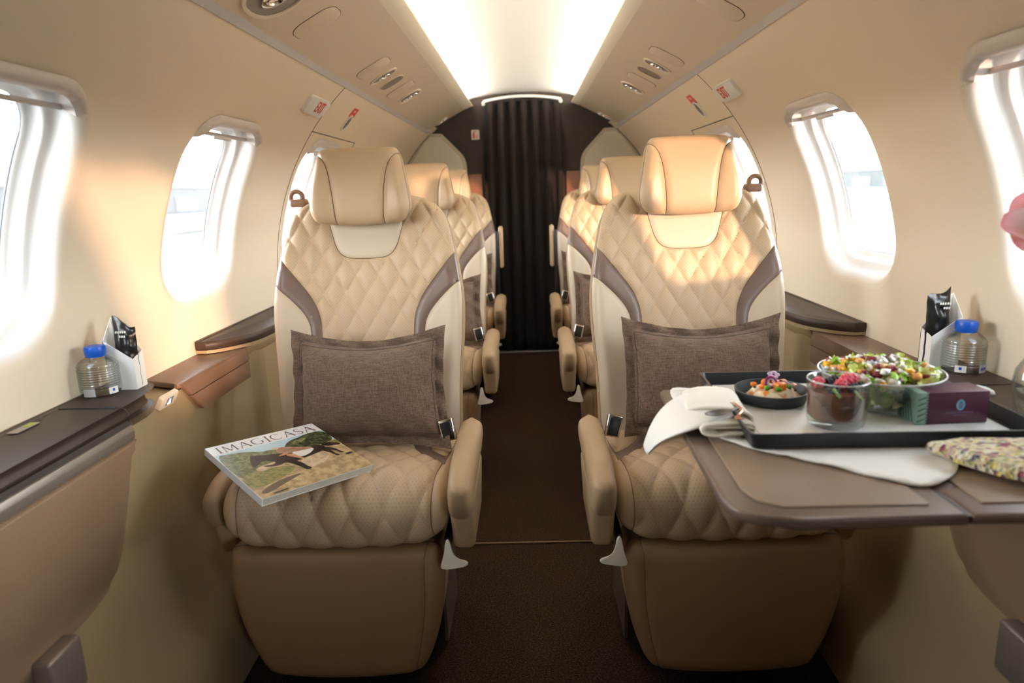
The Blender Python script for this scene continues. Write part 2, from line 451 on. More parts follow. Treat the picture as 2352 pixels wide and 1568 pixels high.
m_glass = bpy.data.materials.new('window_pane'); m_glass.use_nodes = True
_nt = m_glass.node_tree; _nt.nodes.clear(); _o = _nt.nodes.new('ShaderNodeOutputMaterial')
_t = _nt.nodes.new('ShaderNodeBsdfTransparent'); _t.inputs[0].default_value = (0.97, 0.985, 0.99, 1)
_g = _nt.nodes.new('ShaderNodeBsdfGlossy'); _g.inputs['Roughness'].default_value = 0.02
_m = _nt.nodes.new('ShaderNodeMixShader')
_m.inputs[0].default_value = 0.05; _nt.links.new(_t.outputs[0], _m.inputs[1]); _nt.links.new(_g.outputs[0], _m.inputs[2]); _nt.links.new(_m.outputs[0], _o.inputs[0])

# floor
floor = mesh('floor', [(-0.9, Y0, 0), (0.9, Y0, 0), (0.9, Y1+1.6, 0), (-0.9, Y1+1.6, 0)], [(0, 1, 2, 3)], m_carpet, smooth=False, fix=False); tag(floor, kind='structure')
seam_strip = rbox('trim_1', Vector((0, 1.895, 0.003)), (0.9, 0.006, 0.006), mat('carpet_binding', (0.17, 0.115, 0.06), 0.6), r=0.002); tag(seam_strip, kind='structure')

for side, sn in ((-1, 'left'), (1, 'right')):
    s0, s1 = sz(0.60), sz(1.44)
    outline = [(y, s0) for y in np.linspace(Y0, Y1, 90)]+[(Y1, s) for s in np.linspace(s0, s1, 16)[1:]]+[(y, s1) for y in np.linspace(Y1, Y0, 90)[1:]]+[(Y0, s) for s in np.linspace(s1, s0, 16)[1:-1]]
    holes = [resample(winpoly(c, h, 0.034, a_, b_), 0.012) for c, h, a_, b_ in WINS]
    WS = WINS if side > 0 else WINS[1:]
    holes = [resample(winpoly(c, h, 0.034, a_, b_), 0.012) for c, h, a_, b_ in WS]
    V, T_, _ = tessellate(np.array(outline), (), 0.045, holes=holes)
    P3 = np.array([wp(side, v[0], v[1]) for v in V])
    w = mesh('wall_'+sn, P3, T_, m_wall, None, True); tag(w, kind='structure')
    # side lining below the ledges
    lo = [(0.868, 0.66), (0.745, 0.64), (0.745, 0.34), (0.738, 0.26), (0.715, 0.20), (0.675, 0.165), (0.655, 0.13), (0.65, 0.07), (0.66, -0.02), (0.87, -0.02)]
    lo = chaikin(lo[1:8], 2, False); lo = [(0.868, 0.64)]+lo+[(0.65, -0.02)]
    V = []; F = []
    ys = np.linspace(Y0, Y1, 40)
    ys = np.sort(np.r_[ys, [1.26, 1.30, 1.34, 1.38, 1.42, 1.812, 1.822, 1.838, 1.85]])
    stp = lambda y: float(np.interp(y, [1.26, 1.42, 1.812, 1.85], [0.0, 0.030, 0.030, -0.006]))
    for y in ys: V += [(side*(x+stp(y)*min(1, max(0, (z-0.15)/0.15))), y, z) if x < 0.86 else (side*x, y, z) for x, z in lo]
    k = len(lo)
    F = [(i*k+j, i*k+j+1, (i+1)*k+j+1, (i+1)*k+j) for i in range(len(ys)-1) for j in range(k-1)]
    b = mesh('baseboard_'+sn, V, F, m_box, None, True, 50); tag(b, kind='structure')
    # seams of the emergency hatch and of the lining panels
    def wl(pts, nm='panel_seam', r=0.0013, mm=m_groove):
        return tube(nm, [wp(side, y, s, -0.0002) for y, s in pts], r, mm, w, n=6)
    wl([(2.375, s) for s in np.linspace(sz(0.69), sz(1.405), 30)])
    wl([(y, sz(1.265)) for y in np.linspace(2.378, 2.955, 14)], r=0.0018)
    wl([(2.957, s) for s in np.linspace(sz(1.265), sz(0.9), 14)])
    wl([(4.385, s) for s in np.linspace(sz(0.69), sz(1.40), 24)], r=0.004)
    # windows
    for wi, (cy, hw, SC_, SH) in enumerate(WS):
        root = empty('window_%d' % (wi+1+(5 if side > 0 else 0)), wp(side, cy, SC_), kind='structure')
        R0 = np.array(root.location)
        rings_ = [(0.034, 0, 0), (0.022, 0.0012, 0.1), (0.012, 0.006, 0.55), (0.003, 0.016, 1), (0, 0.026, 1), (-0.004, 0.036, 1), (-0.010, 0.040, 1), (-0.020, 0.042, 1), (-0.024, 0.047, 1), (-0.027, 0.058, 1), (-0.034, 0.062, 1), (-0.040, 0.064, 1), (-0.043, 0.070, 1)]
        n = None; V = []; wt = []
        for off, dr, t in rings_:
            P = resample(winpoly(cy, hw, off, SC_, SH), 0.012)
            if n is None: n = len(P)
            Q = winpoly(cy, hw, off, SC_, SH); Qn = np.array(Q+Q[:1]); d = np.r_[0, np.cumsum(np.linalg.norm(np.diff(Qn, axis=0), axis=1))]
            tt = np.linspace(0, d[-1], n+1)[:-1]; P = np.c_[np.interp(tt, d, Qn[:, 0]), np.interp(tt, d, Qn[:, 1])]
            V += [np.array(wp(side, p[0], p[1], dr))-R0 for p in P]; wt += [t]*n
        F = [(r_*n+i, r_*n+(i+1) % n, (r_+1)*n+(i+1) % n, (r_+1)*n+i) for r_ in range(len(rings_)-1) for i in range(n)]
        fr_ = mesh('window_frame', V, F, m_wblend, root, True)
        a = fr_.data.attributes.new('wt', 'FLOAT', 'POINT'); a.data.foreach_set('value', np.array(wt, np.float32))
        gk = tube('gasket', [np.array(wp(side, p[0], p[1], 0.069))-R0 for p in resample(winpoly(cy, hw, -0.041, SC_, SH), 0.012)], 0.0022, mat('gasket_grey', (0.30, 0.33, 0.36), 0.5), root, n=6, closed=True)
        q = resample(winpoly(cy, hw, -0.043, SC_, SH), 0.015); V2, T2, _ = tessellate(q, (), 0.06)
        mesh('pane', [np.array(wp(side, p[0], p[1], 0.070))-R0 for p in V2], T2, m_glass, root, True, fix=False)
        # blind housing over the top of the opening
        top = [p for p in rrect(2*(hw+0.012), 2*(SH+0.022), 0.10, 9) if p[1] > SH-0.062]
        top = sorted(top, key=lambda p: -p[0])
        cut = SH-0.045
        poly = [(hw+0.012, cut)]+[p for p in top if p[1] > cut]+[(-hw-0.012, cut)]
        inner = [(-hw+0.025, cut+0.004)]+[(-hw+0.045, SH-0.02), (-hw+0.08, SH-0.008), (hw-0.08, SH-0.008), (hw-0.045, SH-0.02)]+[(hw-0.025, cut+0.004)]
        pp = resample(np.array(poly+inner), 0.012)
        V2, T2, _ = tessellate(pp, (), 0.012)
        nn = len(V2)
        def hp(p, dr): return np.array(wp(side, cy+p[0], SC_+p[1], dr))-R0
        dd = dist(V2, pp)
        Va = [hp(p, -0.011*min(1, d/0.007)**0.5-0.0) for p, d in zip(V2, dd)]
        mesh('blind_housing', Va, T2, m_cap, root, True, fix=False)
        ip = np.array(inner)
        V3 = []; mI = 8
        ip = resample(np.array(inner), 0.02, closed=False); kk = len(ip)
        for dr in (-0.0, 0.015, 0.03, 0.05): V3 += [hp(p, dr) for p in ip]
        mesh('blind_slot', V3, [(r_*kk+i, r_*kk+i+1, (r_+1)*kk+i+1, (r_+1)*kk+i) for r_ in range(3) for i in range(kk-1)], m_cap, root, True)
        # rolled blind and its pull tab, just under the housing
        tube('blind_edge', [hp((u, SH-0.040), 0.030) for u in np.linspace(-hw+0.02, hw-0.02, 9)], 0.005, m_cap, root, n=8)
        tube('blind_tab', [hp((u, SH-0.044), 0.024) for u in np.linspace(-0.05, 0.05, 6)], 0.006, m_white, root, n=8)
        # daylight sampling through this opening (a portal gives off no light of its own)
        ld = bpy.data.lights.new('window_portal', 'AREA'); ld.shape = 'RECTANGLE'; ld.size = 2*hw+0.1; ld.size_y = 2*SH+0.1
        ld.cycles.is_portal = True
        lo_ = bpy.data.objects.new('window_portal', ld); COL.objects.link(lo_); lo_.parent = root
        th = SC_/RW; nrm = Vector((-side*math.cos(th), 0, -math.sin(th)))
        lo_.location = Vector(hp((0, 0), 0.085)); lo_.rotation_euler = nrm.to_track_quat('-Z', 'Z').to_euler()
    # overhead service panel (sloped soffit with its lip) and grey rail
    op = empty('overhead_service_panel', (side*0.45, 1.6, 1.47), 'long cream overhead panel on the %s, with reading lights, air vents and a speaker' % sn, 'overhead panel', 'overhead service panels')
    oo = np.array(op.location)
    prof = [(0.300, 1.562), (0.300, 1.553), (0.306, 1.547), (0.336, 1.531), (0.346, 1.5275), (0.556, 1.417), (0.562, 1.4135), (0.562, 1.47), (0.40, 1.56)]
    ye = [(Y0, 0), (4.18, 0), (4.26, 0.004), (4.33, 0.016), (4.38, 0.04)]
    V = []; k = len(prof)
    for y, dz in ye: V += [(side*x-oo[0], y-oo[1], z+dz*min(1, max(0, (x-0.28)/0.12))-oo[2]) for x, z in prof]
    F = [(i*k+j, i*k+(j+1) % k, (i+1)*k+(j+1) % k, (i+1)*k+j) for i in range(len(ye)-1) for j in range(k)]+[tuple(range(k)), tuple(range((len(ye)-1)*k, len(ye)*k))]
    pb = mesh('panel_body', V, F, [m_bin, m_lip], op, True, 25)
    for p_ in pb.data.polygons:
        c = p_.center
        if abs(c.x+oo[0]) < 0.341 and c.z+oo[2] < 1.56: p_.material_index = 1
    # frame on the soffit: x along s (outwards), y along Y
    a_ = Vector((side*0.342, 0, 1.5296)); b_ = Vector((side*0.56, 0, 1.415)); e = (b_-a_).normalized()
    nn_ = Vector((-side*abs(e.z), 0, -abs(e.x)))
    def sf(s, y):
        o = a_+e*s+Vector((0, y, 0))-op.location
        ay = Vector((0, 1, 0)) if (e.cross(Vector((0, 1, 0))).dot(nn_) > 0) else Vector((0, -1, 0))
        return frame(o, e, ay)
    def access(s, y, w_, h_, r_=0.03):
        po = rrect(w_, h_, r_); pi = rrect(w_-0.003, h_-0.003, r_-0.0015)
        f_ = sf(s, y); d_ = ring('access_gap', f_, po, pi, 0.0008, m_groove, op)
        plate('access_cover', f_, [(p[0], p[1]*(1-0.0)) for p in pi], 0.0016, m_bin, op, bev=0.0008)
    access(0.155, 1.755, 0.124, 0.105, 0.038)
    access(0.155, 2.380, 0.122, 0.112, 0.036)
    access(0.155, 2.870, 0.122, 0.105, 0.036)
    access(0.155, 0.35, 0.124, 0.105, 0.038)
    f_ = sf(0.155, 2.690); plate('speaker_grille', f_, oval(0.094, 0.085, 28, 2.6), 0.0015, mat('grille_taupe', (0.20, 0.165, 0.135), 0.6, bump=(900, 0.8)), op)
    ring('grille_rim', f_, oval(0.102, 0.093, 28, 2.6), oval(0.094, 0.085, 28, 2.6), 0.0022, m_bin, op)
    for nm, s_, y_, w_, h_ in (('reading_light', 0.155, 2.54, 0.092, 0.055), ('air_vent', 0.152, 3.08, 0.095, 0.10), ('air_vent', 0.155, 4.185, 0.08, 0.07), ('reading_light', 0.165, 1.50, 0.12, 0.17)):
        f_ = sf(s_, y_)
        hd = ring(nm, f_, oval(w_+0.016, h_+0.016, 32, 2.3), oval(w_, h_, 32, 2.3), 0.004, m_lip, op)
        ins = plate('recess', f_, oval(w_+0.001, h_+0.001, 32, 2.3), 0.0008, mat('recess_shadow', (0.20, 0.17, 0.14), 0.35), hd)
        o_, ax_, ay_, n_ = f_
        k_ = 2 if nm == 'reading_light' and y_ > 2 else (3 if nm == 'air_vent' else 1)
        for q in range(k_):
            c_ = o_+ax_*((q-(k_-1)/2)*0.024)+n_*0.003
            rr = 0.011 if k_ > 1 else 0.035
            pr_ = [(rr, 0), (rr, 0.003), (rr*0.8, 0.006), (rr*0.55, 0.0065), (rr*0.5, 0.003), (0, 0.003)]
            lt = lathe('nozzle' if nm == 'air_vent' else 'lens', pr_, (0, 0, 0), m_chrome, hd, n=20)
            mw = Matrix((ax_, ay_, n_)).transposed().to_4x4(); mw.translation = c_
            lt.data.transform(mw)
    rl = prismY('trim_%d' % (2 if side < 0 else 3), [(side*x, z) for x, z in [(0.558, 1.4185), (0.5755, 1.3985), (0.5800, 1.3995), (0.5800, 1.44), (0.5620, 1.44)]], Y0, 4.30, m_rail, sharp=20); tag(rl, kind='structure')
    gp = prismY('trim_%d' % (4 if side < 0 else 5), [(side*x, z) for x, z in [(0.580, 1.4010), (0.5835, 1.4005), (0.600, 1.44), (0.580, 1.44)]], Y0, 4.36, m_dark, sharp=20); tag(gp, kind='structure')
    # cove light lying behind the lip
    cv = rbox('cove_light', Vector((side*0.332, (0.9+4.35)/2, 1.5655)), (0.012, 4.35-0.9, 0.006), mat('led_warm', (1, 1, 1), emit=(1.0, 0.94, 0.84), strength=LED), r=0)
    tag(cv, 'thin warm white light strip hidden behind the %s ceiling lip' % sn, 'light strip', 'ceiling cove lights')

# vault ceiling
vp = [(0.40, 1.555), (0.365, 1.562), (0.352, 1.575), (0.335, 1.597), (0.30, 1.610), (0.25, 1.6165), (0.18, 1.626), (0.09, 1.633), (0.0, 1.635)]
vp = chaikin(vp, 1, False)
full = [(-x, z) for x, z in vp]+[(x, z) for x, z in vp[::-1][1:]]
V = []; k = len(full); ys = np.linspace(Y0, 4.42, 12)
for y in ys: V += [(x, y, z) for x, z in full]
vt = mesh('ceiling', V, [(i*k+j, i*k+j+1, (i+1)*k+j+1, (i+1)*k+j) for i in range(len(ys)-1) for j in range(k-1)], m_vault, None, True, 60); tag(vt, kind='structure')
# outer skin so that no daylight leaks in above the vault
V = []; oth = np.linspace(0.60, PI-0.60, 20)
for y in (Y0, Y1): V += [(0.98*math.cos(t)*1.0, y, ZW+0.98*math.sin(t)) for t in oth]
k = 20; sk = mesh('ceiling_2', V, [(j, j+1, k+j+1, k+j) for j in range(k-1)], m_bin, None, True); tag(sk, kind='structure')
for s in (-1, 1):
    sk2 = mesh('trim_%d' % (6 if s < 0 else 7), [(s*0.56, Y0, 1.435), (s*0.56, Y1, 1.435), (s*0.86, Y1, 1.29), (s*0.86, Y0, 1.29)], [(0, 1, 2, 3)], m_bin, None, False); tag(sk2, kind='structure')

# far bulkhead with doorway, wall behind it, and wall behind the camera
out = np.array([(-0.95, -0.02), (0.95, -0.02), (0.95, 1.75), (-0.95, 1.75)])
hole = np.array([(-0.235, -0.01), (0.24, -0.01), (0.25, 1.40), (0.235, 1.56), (0.18, 1.60), (-0.16, 1.60), (-0.235, 1.56), (-0.25, 1.40)])
V, T_, _ = tessellate(resample(out, 0.2), (), 0.2, holes=[hole])
bk = mesh('wall_far', [(v[0], 4.42, v[1]) for v in V], T_, m_bulk, None, False); tag(bk, kind='structure')
bb = mesh('wall_vestibule', [(-0.95, 5.2, -0.02), (0.95, 5.2, -0.02), (0.95, 5.2, 1.8), (-0.95, 5.2, 1.8), (-0.95, 4.42, -0.02), (0.95, 4.42, -0.02), (0.95, 4.42, 1.8), (-0.95, 4.42, 1.8)],
          [(0, 1, 2, 3), (0, 4, 7, 3), (1, 5, 6, 2), (3, 2, 6, 7)], m_bulk, None, False); tag(bb, kind='structure')
bf = mesh('wall_near', [(-1, Y0, -0.02), (1, Y0, -0.02), (1, Y0, 1.8), (-1, Y0, 1.8)], [(0, 1, 2, 3)], m_bulk, None, False); tag(bf, kind='structure')
for s, nm in ((-1, 'left'), (1, 'right')):
    wd = rbox('wood_panel', Vector((s*0.40, 4.412, 0.60)), (0.27, 0.012, 1.11), m_wood, r=0.002)
    tag(wd, 'glossy reddish brown wood panel on the bulkhead, %s of the curtain' % nm, 'wood panel', 'bulkhead wood panels')
    po = [(0.352, 0.5), (0.352, 0.9), (0.353, 1.19), (0.358, 1.235), (0.372, 1.268), (0.40, 1.300), (0.49, 1.393), (0.498, 1.402), (0.515, 1.406), (0.60, 1.406), (0.70, 1.27), (0.80, 1.10), (0.855, 0.9), (0.86, 0.5)]
    f_ = frame((0, 4.398, 0), (s, 0, 0), (0, 0, 1)) if s < 0 else frame((0, 4.398, 0), (1, 0, 0), (0, 0, 1))
    po = chaikin(po, 1)
    if s < 0:
        f_ = frame((0, 4.398, 0), (1, 0, 0), (0, 0, 1)); po = [(-x, z) for x, z in po][::-1]
    rt_ = empty('partition_panel', (s*0.6, 4.398, 0.9), 'cream angular partition panel on the %s of the dark bulkhead' % nm, 'partition panel', 'partition panels')
    a = plate('panel_face', f_, [tuple(p) for p in inset(np.array(po), 0.022)], 0.020, m_part, None, bev=0.002)
    b = plate('panel_edge', f_, [tuple(p) for p in po], 0.014, mat('partition_edge', (0.55, 0.50, 0.40), 0.5), None, bev=0.003)
    for q in (a, b): set_parent_keep(q, rt_)
# curtain with its white rail
def curtain():
    V = []; nu, nv = 150, 24; zt = lambda x: 1.598-0.9*x*x*0.5
    for j in range(nv+1):
        v = j/nv
        for i in range(nu+1):
            u = i/nu; x0 = -0.232+0.470*u; zz = 0.025+(zt(x0)-0.025-0.012)*v
            spread = 1.0-0.07*max(0, (zz-1.35)/0.25)
            A = 0.019+0.006*math.sin(3*u+1.3)
            y = 4.375+A*math.cos(2*PI*6.5*u+0.7+0.25*math.sin(5*v+4*u))-0.01*math.sin(9*u)
            V.append((x0*spread+0.006*math.sin(2*PI*6.5*u*2+v*2), y, zz+0.003*math.sin(2*PI*6.5*u)))
    F = [(j*(nu+1)+i, j*(nu+1)+i+1, (j+1)*(nu+1)+i+1, (j+1)*(nu+1)+i) for j in range(nv) for i in range(nu)]
    rt_ = empty('curtain', (0, 4.375, 0), 'dark brown pleated curtain closing the aisle doorway', 'curtain')
    c = mesh('fabric', V, F, m_curtain, None, True, solid=0.002); set_parent_keep(c, rt_)
    pts = [(x, 4.365, zt(x)+0.008) for x in np.linspace(-0.235, 0.238, 24)]
    r_ = tube('curtain_rail', pts, 0.0085, m_white, None, n=10); set_parent_keep(r_, rt_)
    for x in (-0.234, 0.235):
        e_ = lathe('rail_end', [(0, -0.013), (0.008, -0.011), (0.0125, 0), (0.008, 0.011), (0, 0.013)], (x, 4.360, zt(x)-0.004), m_white, None, n=16); set_parent_keep(e_, rt_)
    hd_ = rbox('curtain_hem', Vector((0.0, 4.37, 0.012)), (0.44, 0.03, 0.012), mat('threshold_metal', (0.35, 0.32, 0.28), 0.35, metal=0.6), None, r=0.004); set_parent_keep(hd_, rt_)
curtain()
# fire extinguisher sign
fs = empty('safety_sign', (-0.293, 4.40, 1.392), 'small white sign with a red fire extinguisher pictogram on the dark bulkhead', 'sign')
f_ = frame((0, 0, 0), (1, 0, 0), (0, 0, 1))
plate('sign_plate', f_, rrect(0.050, 0.058, 0.006), 0.003, m_white, fs)
plate('pictogram', f_, [(-0.016, -0.021), (-0.004, -0.021), (-0.004, 0.006), (-0.007, 0.014), (-0.004, 0.019), (0.010, 0.017), (0.010, 0.020), (-0.008, 0.023), (-0.013, 0.014), (-0.016, 0.006)][::1], 0.0012, m_red, fs, lift=0.0031)
plate('pictogram', f_, [(0.004, -0.02), (0.014, -0.02), (0.011, -0.004), (0.006, 0.006), (0.003, 0.0)], 0.0012, mat('pale_red', (0.75, 0.35, 0.3), 0.5), fs, lift=0.0031)

# exit signs and emergency placards on the walls
for side, sn in ((-1, 'left'), (1, 'right')):
    f_ = wframe(side, 2.252, 1.332, 0.0); c0 = f_[0]
    rt_ = empty('exit_sign', c0, 'white sign with red EXIT lettering on the %s wall below the grey rail' % sn, 'sign', 'exit signs')
    fl = (Vector((0, 0, 0)), f_[1], f_[2], f_[3])
    plate('sign_plate', fl, rrect(0.188, 0.060, 0.012), 0.011, m_white, rt_, bev=0.003)
    dx = 0.018*(1 if side < 0 else -1)
    t_ = text('lettering', 'EXIT', fl, dx, 0.0, 0.054, m_red, rt_, lift=0.0116, sx=0.66, ext=0.0004, off=0.0005)
    # red placard plus oval pull
    f_ = wframe(side, 2.675 if side < 0 else 2.652, 1.332, 0.0005); c0 = f_[0]; fl = (Vector((0, 0, 0)), f_[1], f_[2], f_[3])
    rt_ = empty('emergency_pull', c0, 'small oval pull recess with a red tag on the %s emergency hatch' % sn, 'emergency pull', 'emergency hatch pulls')
    plate('red_tag', fl, rrect(0.066, 0.040, 0.003, cy=0.028), 0.0012, m_red, rt_)
    ring('recess_rim', fl, oval(0.056, 0.074, 26, 2, cy=-0.018), oval(0.042, 0.060, 26, 2, cy=-0.018), 0.004, m_white, rt_)
    plate('recess', fl, oval(0.044, 0.062, 26, 2, cy=-0.018), 0.0014, m_black, rt_)
    t_ = text('lettering', 'PULL', fl, 0, 0.034, 0.014, m_white, rt_, lift=0.0014, ext=0.0002)

# ------------------------------------------------------------------ side ledges, lids, arm caps
def mx(side, P): return [(side*x, z) for x, z in P]
for side, sn in ((-1, 'left'), (1, 'right')):
    rt_ = empty('side_ledge', (side*0.8, 0.3, 0.69), 'long dark brown side ledge with silver trim, near end of the %s wall' % sn, 'side ledge', 'side ledges')
    kids = []
    top = [(0.864, Y0+0.01), (0.864, 1.335), (0.83, 1.342), (0.79, 1.340), (0.755, 1.318), (0.739, 1.265), (0.735, 1.18), (0.735, Y0+0.01)]
    # slab with rounded nose: stacked outlines
    nose = [(-0.004, 0.690), (0.004, 0.6885), (0.011, 0.684), (0.015, 0.676), (0.015, 0.668), (0.011, 0.661), (0.0, 0.657)]
    tp = np.array(top); V = []; n = len(tp)
    tp = np.array(chaikin(top[1:7], 2, False)); base = [top[0]]+[tuple(p) for p in tp]+[top[7]]
    n = len(base)
    nrm = []
    for i in range(n):
        a = np.array(base[max(0, i-1)]); b = np.array(base[min(n-1, i+1)]); t = b-a; t /= np.linalg.norm(t); nrm.append((t[1]*-1, t[0]))
    nrm = np.array(nrm)
    for off, z in nose:
        for i in range(n):
            q = np.array(base[i])+nrm[i]*off
            V.append((side*min(q[0], 0.864), q[1], z))
    L_ = len(nose); F = [(k*n+i, k*n+i+1, (k+1)*n+i+1, (k+1)*n+i) for k in range(L_-1) for i in range(n-1)]
    F.append(tuple(range(n))); F.append(tuple(range((L_-1)*n, L_*n)))
    kids.append(mesh('ledge_top', V, F, m_ledge, None, True, 40))
    # raised leather inlay and seam across
    V = [(side*0.855, Y0+0.05, 0.6905), (side*0.75, Y0+0.05, 0.6905), (side*0.75, 1.15, 0.6905), (side*0.855, 1.15, 0.6905)]
    kids.append(mesh('ledge_groove', [(side*0.850, Y0+0.05, 0.6912), (side*0.8475, Y0+0.05, 0.6912), (side*0.8475, 1.20, 0.6912), (side*0.850, 1.20, 0.6912)], [(0, 1, 2, 3)], m_black, None, False))
    kids.append(tube('ledge_seam', [(side*x, 1.165, z) for x, z in ((0.848, 0.6905), (0.76, 0.6905), (0.738, 0.6905), (0.726, 0.686), (0.7205, 0.676), (0.722, 0.664))], 0.0012, m_black, None, n=6))
    gr = prismY('shadow_gap', mx(side, [(0.742, 0.660), (0.735, 0.660), (0.732, 0.650), (0.742, 0.648)]), Y0, 1.19, m_dark); kids.append(gr)
    kids.append(prismY('silver_trim', mx(side, [(0.748, 0.652), (0.729, 0.651), (0.726, 0.640), (0.727, 0.628), (0.735, 0.618), (0.748, 0.616)]), Y0, 1.185, m_silver, bev=0.0015))
    # leather side panel with clipped corner
    po = [(Y0+0.01, 0.385), (0.90, 0.385), (1.02, 0.39), (1.08, 0.42), (1.125, 0.50), (1.165, 0.60), (1.19, 0.622), (Y0+0.01, 0.622)]
    po = [po[0]]+chaikin(po[1:7], 2, False)+[po[7]]
    f_ = frame((side*0.742, 0, 0), (0, 1, 0), (0, 0, 1))
    bm = bmesh.new(); A = [bm.verts.new((side*0.748, p[0], p[1])) for p in po]; B = [bm.verts.new((side*0.7275, p[0], p[1])) for p in po]
    k = len(po); tf = bm.faces.new(B); bm.faces.new(A[::-1])
    for i in range(k): bm.faces.new((A[i], A[(i+1) % k], B[(i+1) % k], B[i]))
    bmesh.ops.bevel(bm, geom=list(tf.edges), offset=0.007, segments=4, affect='EDGES', profile=0.5)
    kids.append(bmobj('leather_panel', bm, m_panelL, None, 45))
    for q in kids: set_parent_keep(q, rt_)
    # usb label on ledge
    lb = rbox('pull_latch', Vector((side*0.716, 0.888, 0.358)), (0.03, 0.075, 0.085), mat('taupe_metal', (0.21, 0.165, 0.14), 0.35, metal=0.3), None, r=0.006, rot=None)
    tag(lb, 'taupe metal latch at the bottom of the %s side panel' % sn, 'latch', 'side panel latches')
    l2 = empty('seat_label', (side*0.835, 1.06, 0.6915), 'small yellow and white label on the dark %s ledge' % sn, 'label', 'ledge labels')
    fl = frame((0, 0, 0), (1, 0, 0), (0, 1, 0))
    plate('label_plate', fl, rrect(0.018, 0.055, 0.002), 0.0008, m_silver, l2)
    plate('label_print', fl, rrect(0.012, 0.020, 0.002, cy=0.014), 0.0005, mat('yellow_green', (0.45, 0.50, 0.08), 0.5), l2, lift=0.0009)
    # call button plate
    cb = empty('call_button', (side*0.752, 1.345, 0.652), 'small beige call button plate with a white triangle, %s lining' % sn, 'call button', 'call buttons')
    ff = frame((0, 0, 0), (0, -side, 0.0), (-side*0.75, 0, 0.66))
    ff = frame((0, 0, 0), (0.0, 1, 0), (0.5*(1), 0, 0.9)) if side < 0 else frame((0, 0, 0), (0, -1, 0), (-0.5, 0, 0.9))
    ff = (ff[0], ff[1], ff[2], ff[3])
    plate('button_plate', ff, rrect(0.066, 0.030, 0.005), 0.010, m_lip, cb, bev=0.002)
    plate('button_lens', ff, [(-0.012, -0.008), (0.012, -0.008), (0.012, 0.009), (-0.012, 0.009)], 0.001, mat('lens_blue_grey', (0.20, 0.22, 0.28), 0.2), cb, lift=0.0102)
    plate('button_light', ff, [(-0.007, -0.006), (0.005, -0.006), (-0.001, 0.007)], 0.001, mat('lit_white', (0.9, 0.95, 1), emit=(0.9, 0.95, 1), strength=0.8), cb, lift=0.0113)
    # middle lid: wedge shaped folding cover with a front flap
    lid = empty('armrest_lid', (side*0.82, 1.65, 0.655), 'brown leather wedge shaped lid with folded front flap on the %s lining' % sn, 'armrest lid', 'side lids')
    P_ = [(0.868, 1.475), (0.772, 1.435), (0.763, 1.452), (0.763, 1.80), (0.868, 1.80)]
    V = [(side*x, y, 0.658) for x, y in P_]+[(side*x, y, 0.645) for x, y in P_]
    a = mesh('lid_top', V, [(0, 1, 2, 3, 4), (9, 8, 7, 6, 5)]+[(i, (i+1) % 5, 5+(i+1) % 5, 5+i) for i in range(5)], m_lid, None, True, 30)
    bm = bmesh.new(); bm.from_mesh(a.data); bmesh.ops.bevel(bm, geom=bm.edges[:], offset=0.003, segments=2, affect='EDGES', profile=0.5); bm.to_mesh(a.data); bm.free(); a.data.set_sharp_from_angle(angle=0.6)
    def slab(name, Q, dx, m_):
        V = [(side*x, y, z) for x, y, z in Q]+[(side*(x+dx), y, z) for x, y, z in Q]; k = len(Q)
        o = mesh(name, V, [tuple(range(k)), tuple(range(2*k-1, k-1, -1))]+[(i, (i+1) % k, k+(i+1) % k, k+i) for i in range(k)], m_, None, True, 30)
        bm = bmesh.new(); bm.from_mesh(o.data); bmesh.ops.bevel(bm, geom=bm.edges[:], offset=0.002, segments=2, affect='EDGES', profile=0.5); bm.to_mesh(o.data); bm.free(); o.data.set_sharp_from_angle(angle=0.6)
        return o
    b = slab('lid_flap', [(0.764, 1.44, 0.656), (0.764, 1.800, 0.656), (0.757, 1.800, 0.622), (0.757, 1.468, 0.622)], 0.012, m_lid)
    c = slab('lid_flap', [(0.7575, 1.470, 0.6205), (0.7575, 1.795, 0.6205), (0.752, 1.780, 0.578), (0.752, 1.505, 0.578)], 0.012, m_lid)
    for q in (a, b, c): set_parent_keep(q, lid)
    # far arm cap: dark slab on a tan fairing
    ac = empty('arm_cap', (side*0.8, 2.0, 0.69), 'dark brown arm cap on a tan fairing along the %s wall beside the front seat' % sn, 'arm cap', 'arm caps')
    cap = [(0.868, 1.72), (0.835, 1.715), (0.80, 1.735), (0.752, 1.80), (0.735, 1.86), (0.728, 1.95), (0.728, 2.42), (0.868, 2.42)]
    cap = [cap[0]]+chaikin(cap[1:6], 2, False)+cap[6:]
    k = len(cap)
    def stack(name, P, lev, m_):
        P = np.array(P); V = []
        c_ = P.mean(0)
        for off, z in lev:
            Q = inset(P, off) if off else P
            V += [(side*min(q[0], 0.864), max(min(q[1], 2.42), 1.805 if z < 0.659 else 0), z) for q in Q]
        k = len(P); F = [(l*k+i, l*k+(i+1) % k, (l+1)*k+(i+1) % k, (l+1)*k+i) for l in range(len(lev)-1) for i in range(k)]
        F += [tuple(range(k)), tuple(range((len(lev)-1)*k, len(lev)*k))]
        return mesh(name, V, F, m_, None, True, 45)
    a = stack('cap_rim', cap, [(0.012, 0.6885), (0.010, 0.692), (0.005, 0.692), (0.001, 0.688), (0.0, 0.680), (0.003, 0.670), (0.01, 0.668)], m_ledge)
    a2 = stack('cap_inlay', [tuple(p) for p in inset(np.array(cap), 0.014)], [(0.0, 0.686), (0.0, 0.6895), (0.002, 0.6905)], m_ledge)
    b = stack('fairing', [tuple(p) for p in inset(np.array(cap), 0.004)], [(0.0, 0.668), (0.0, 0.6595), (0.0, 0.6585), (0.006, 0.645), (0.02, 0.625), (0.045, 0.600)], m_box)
    for q in (a, a2, b): set_parent_keep(q, ac)
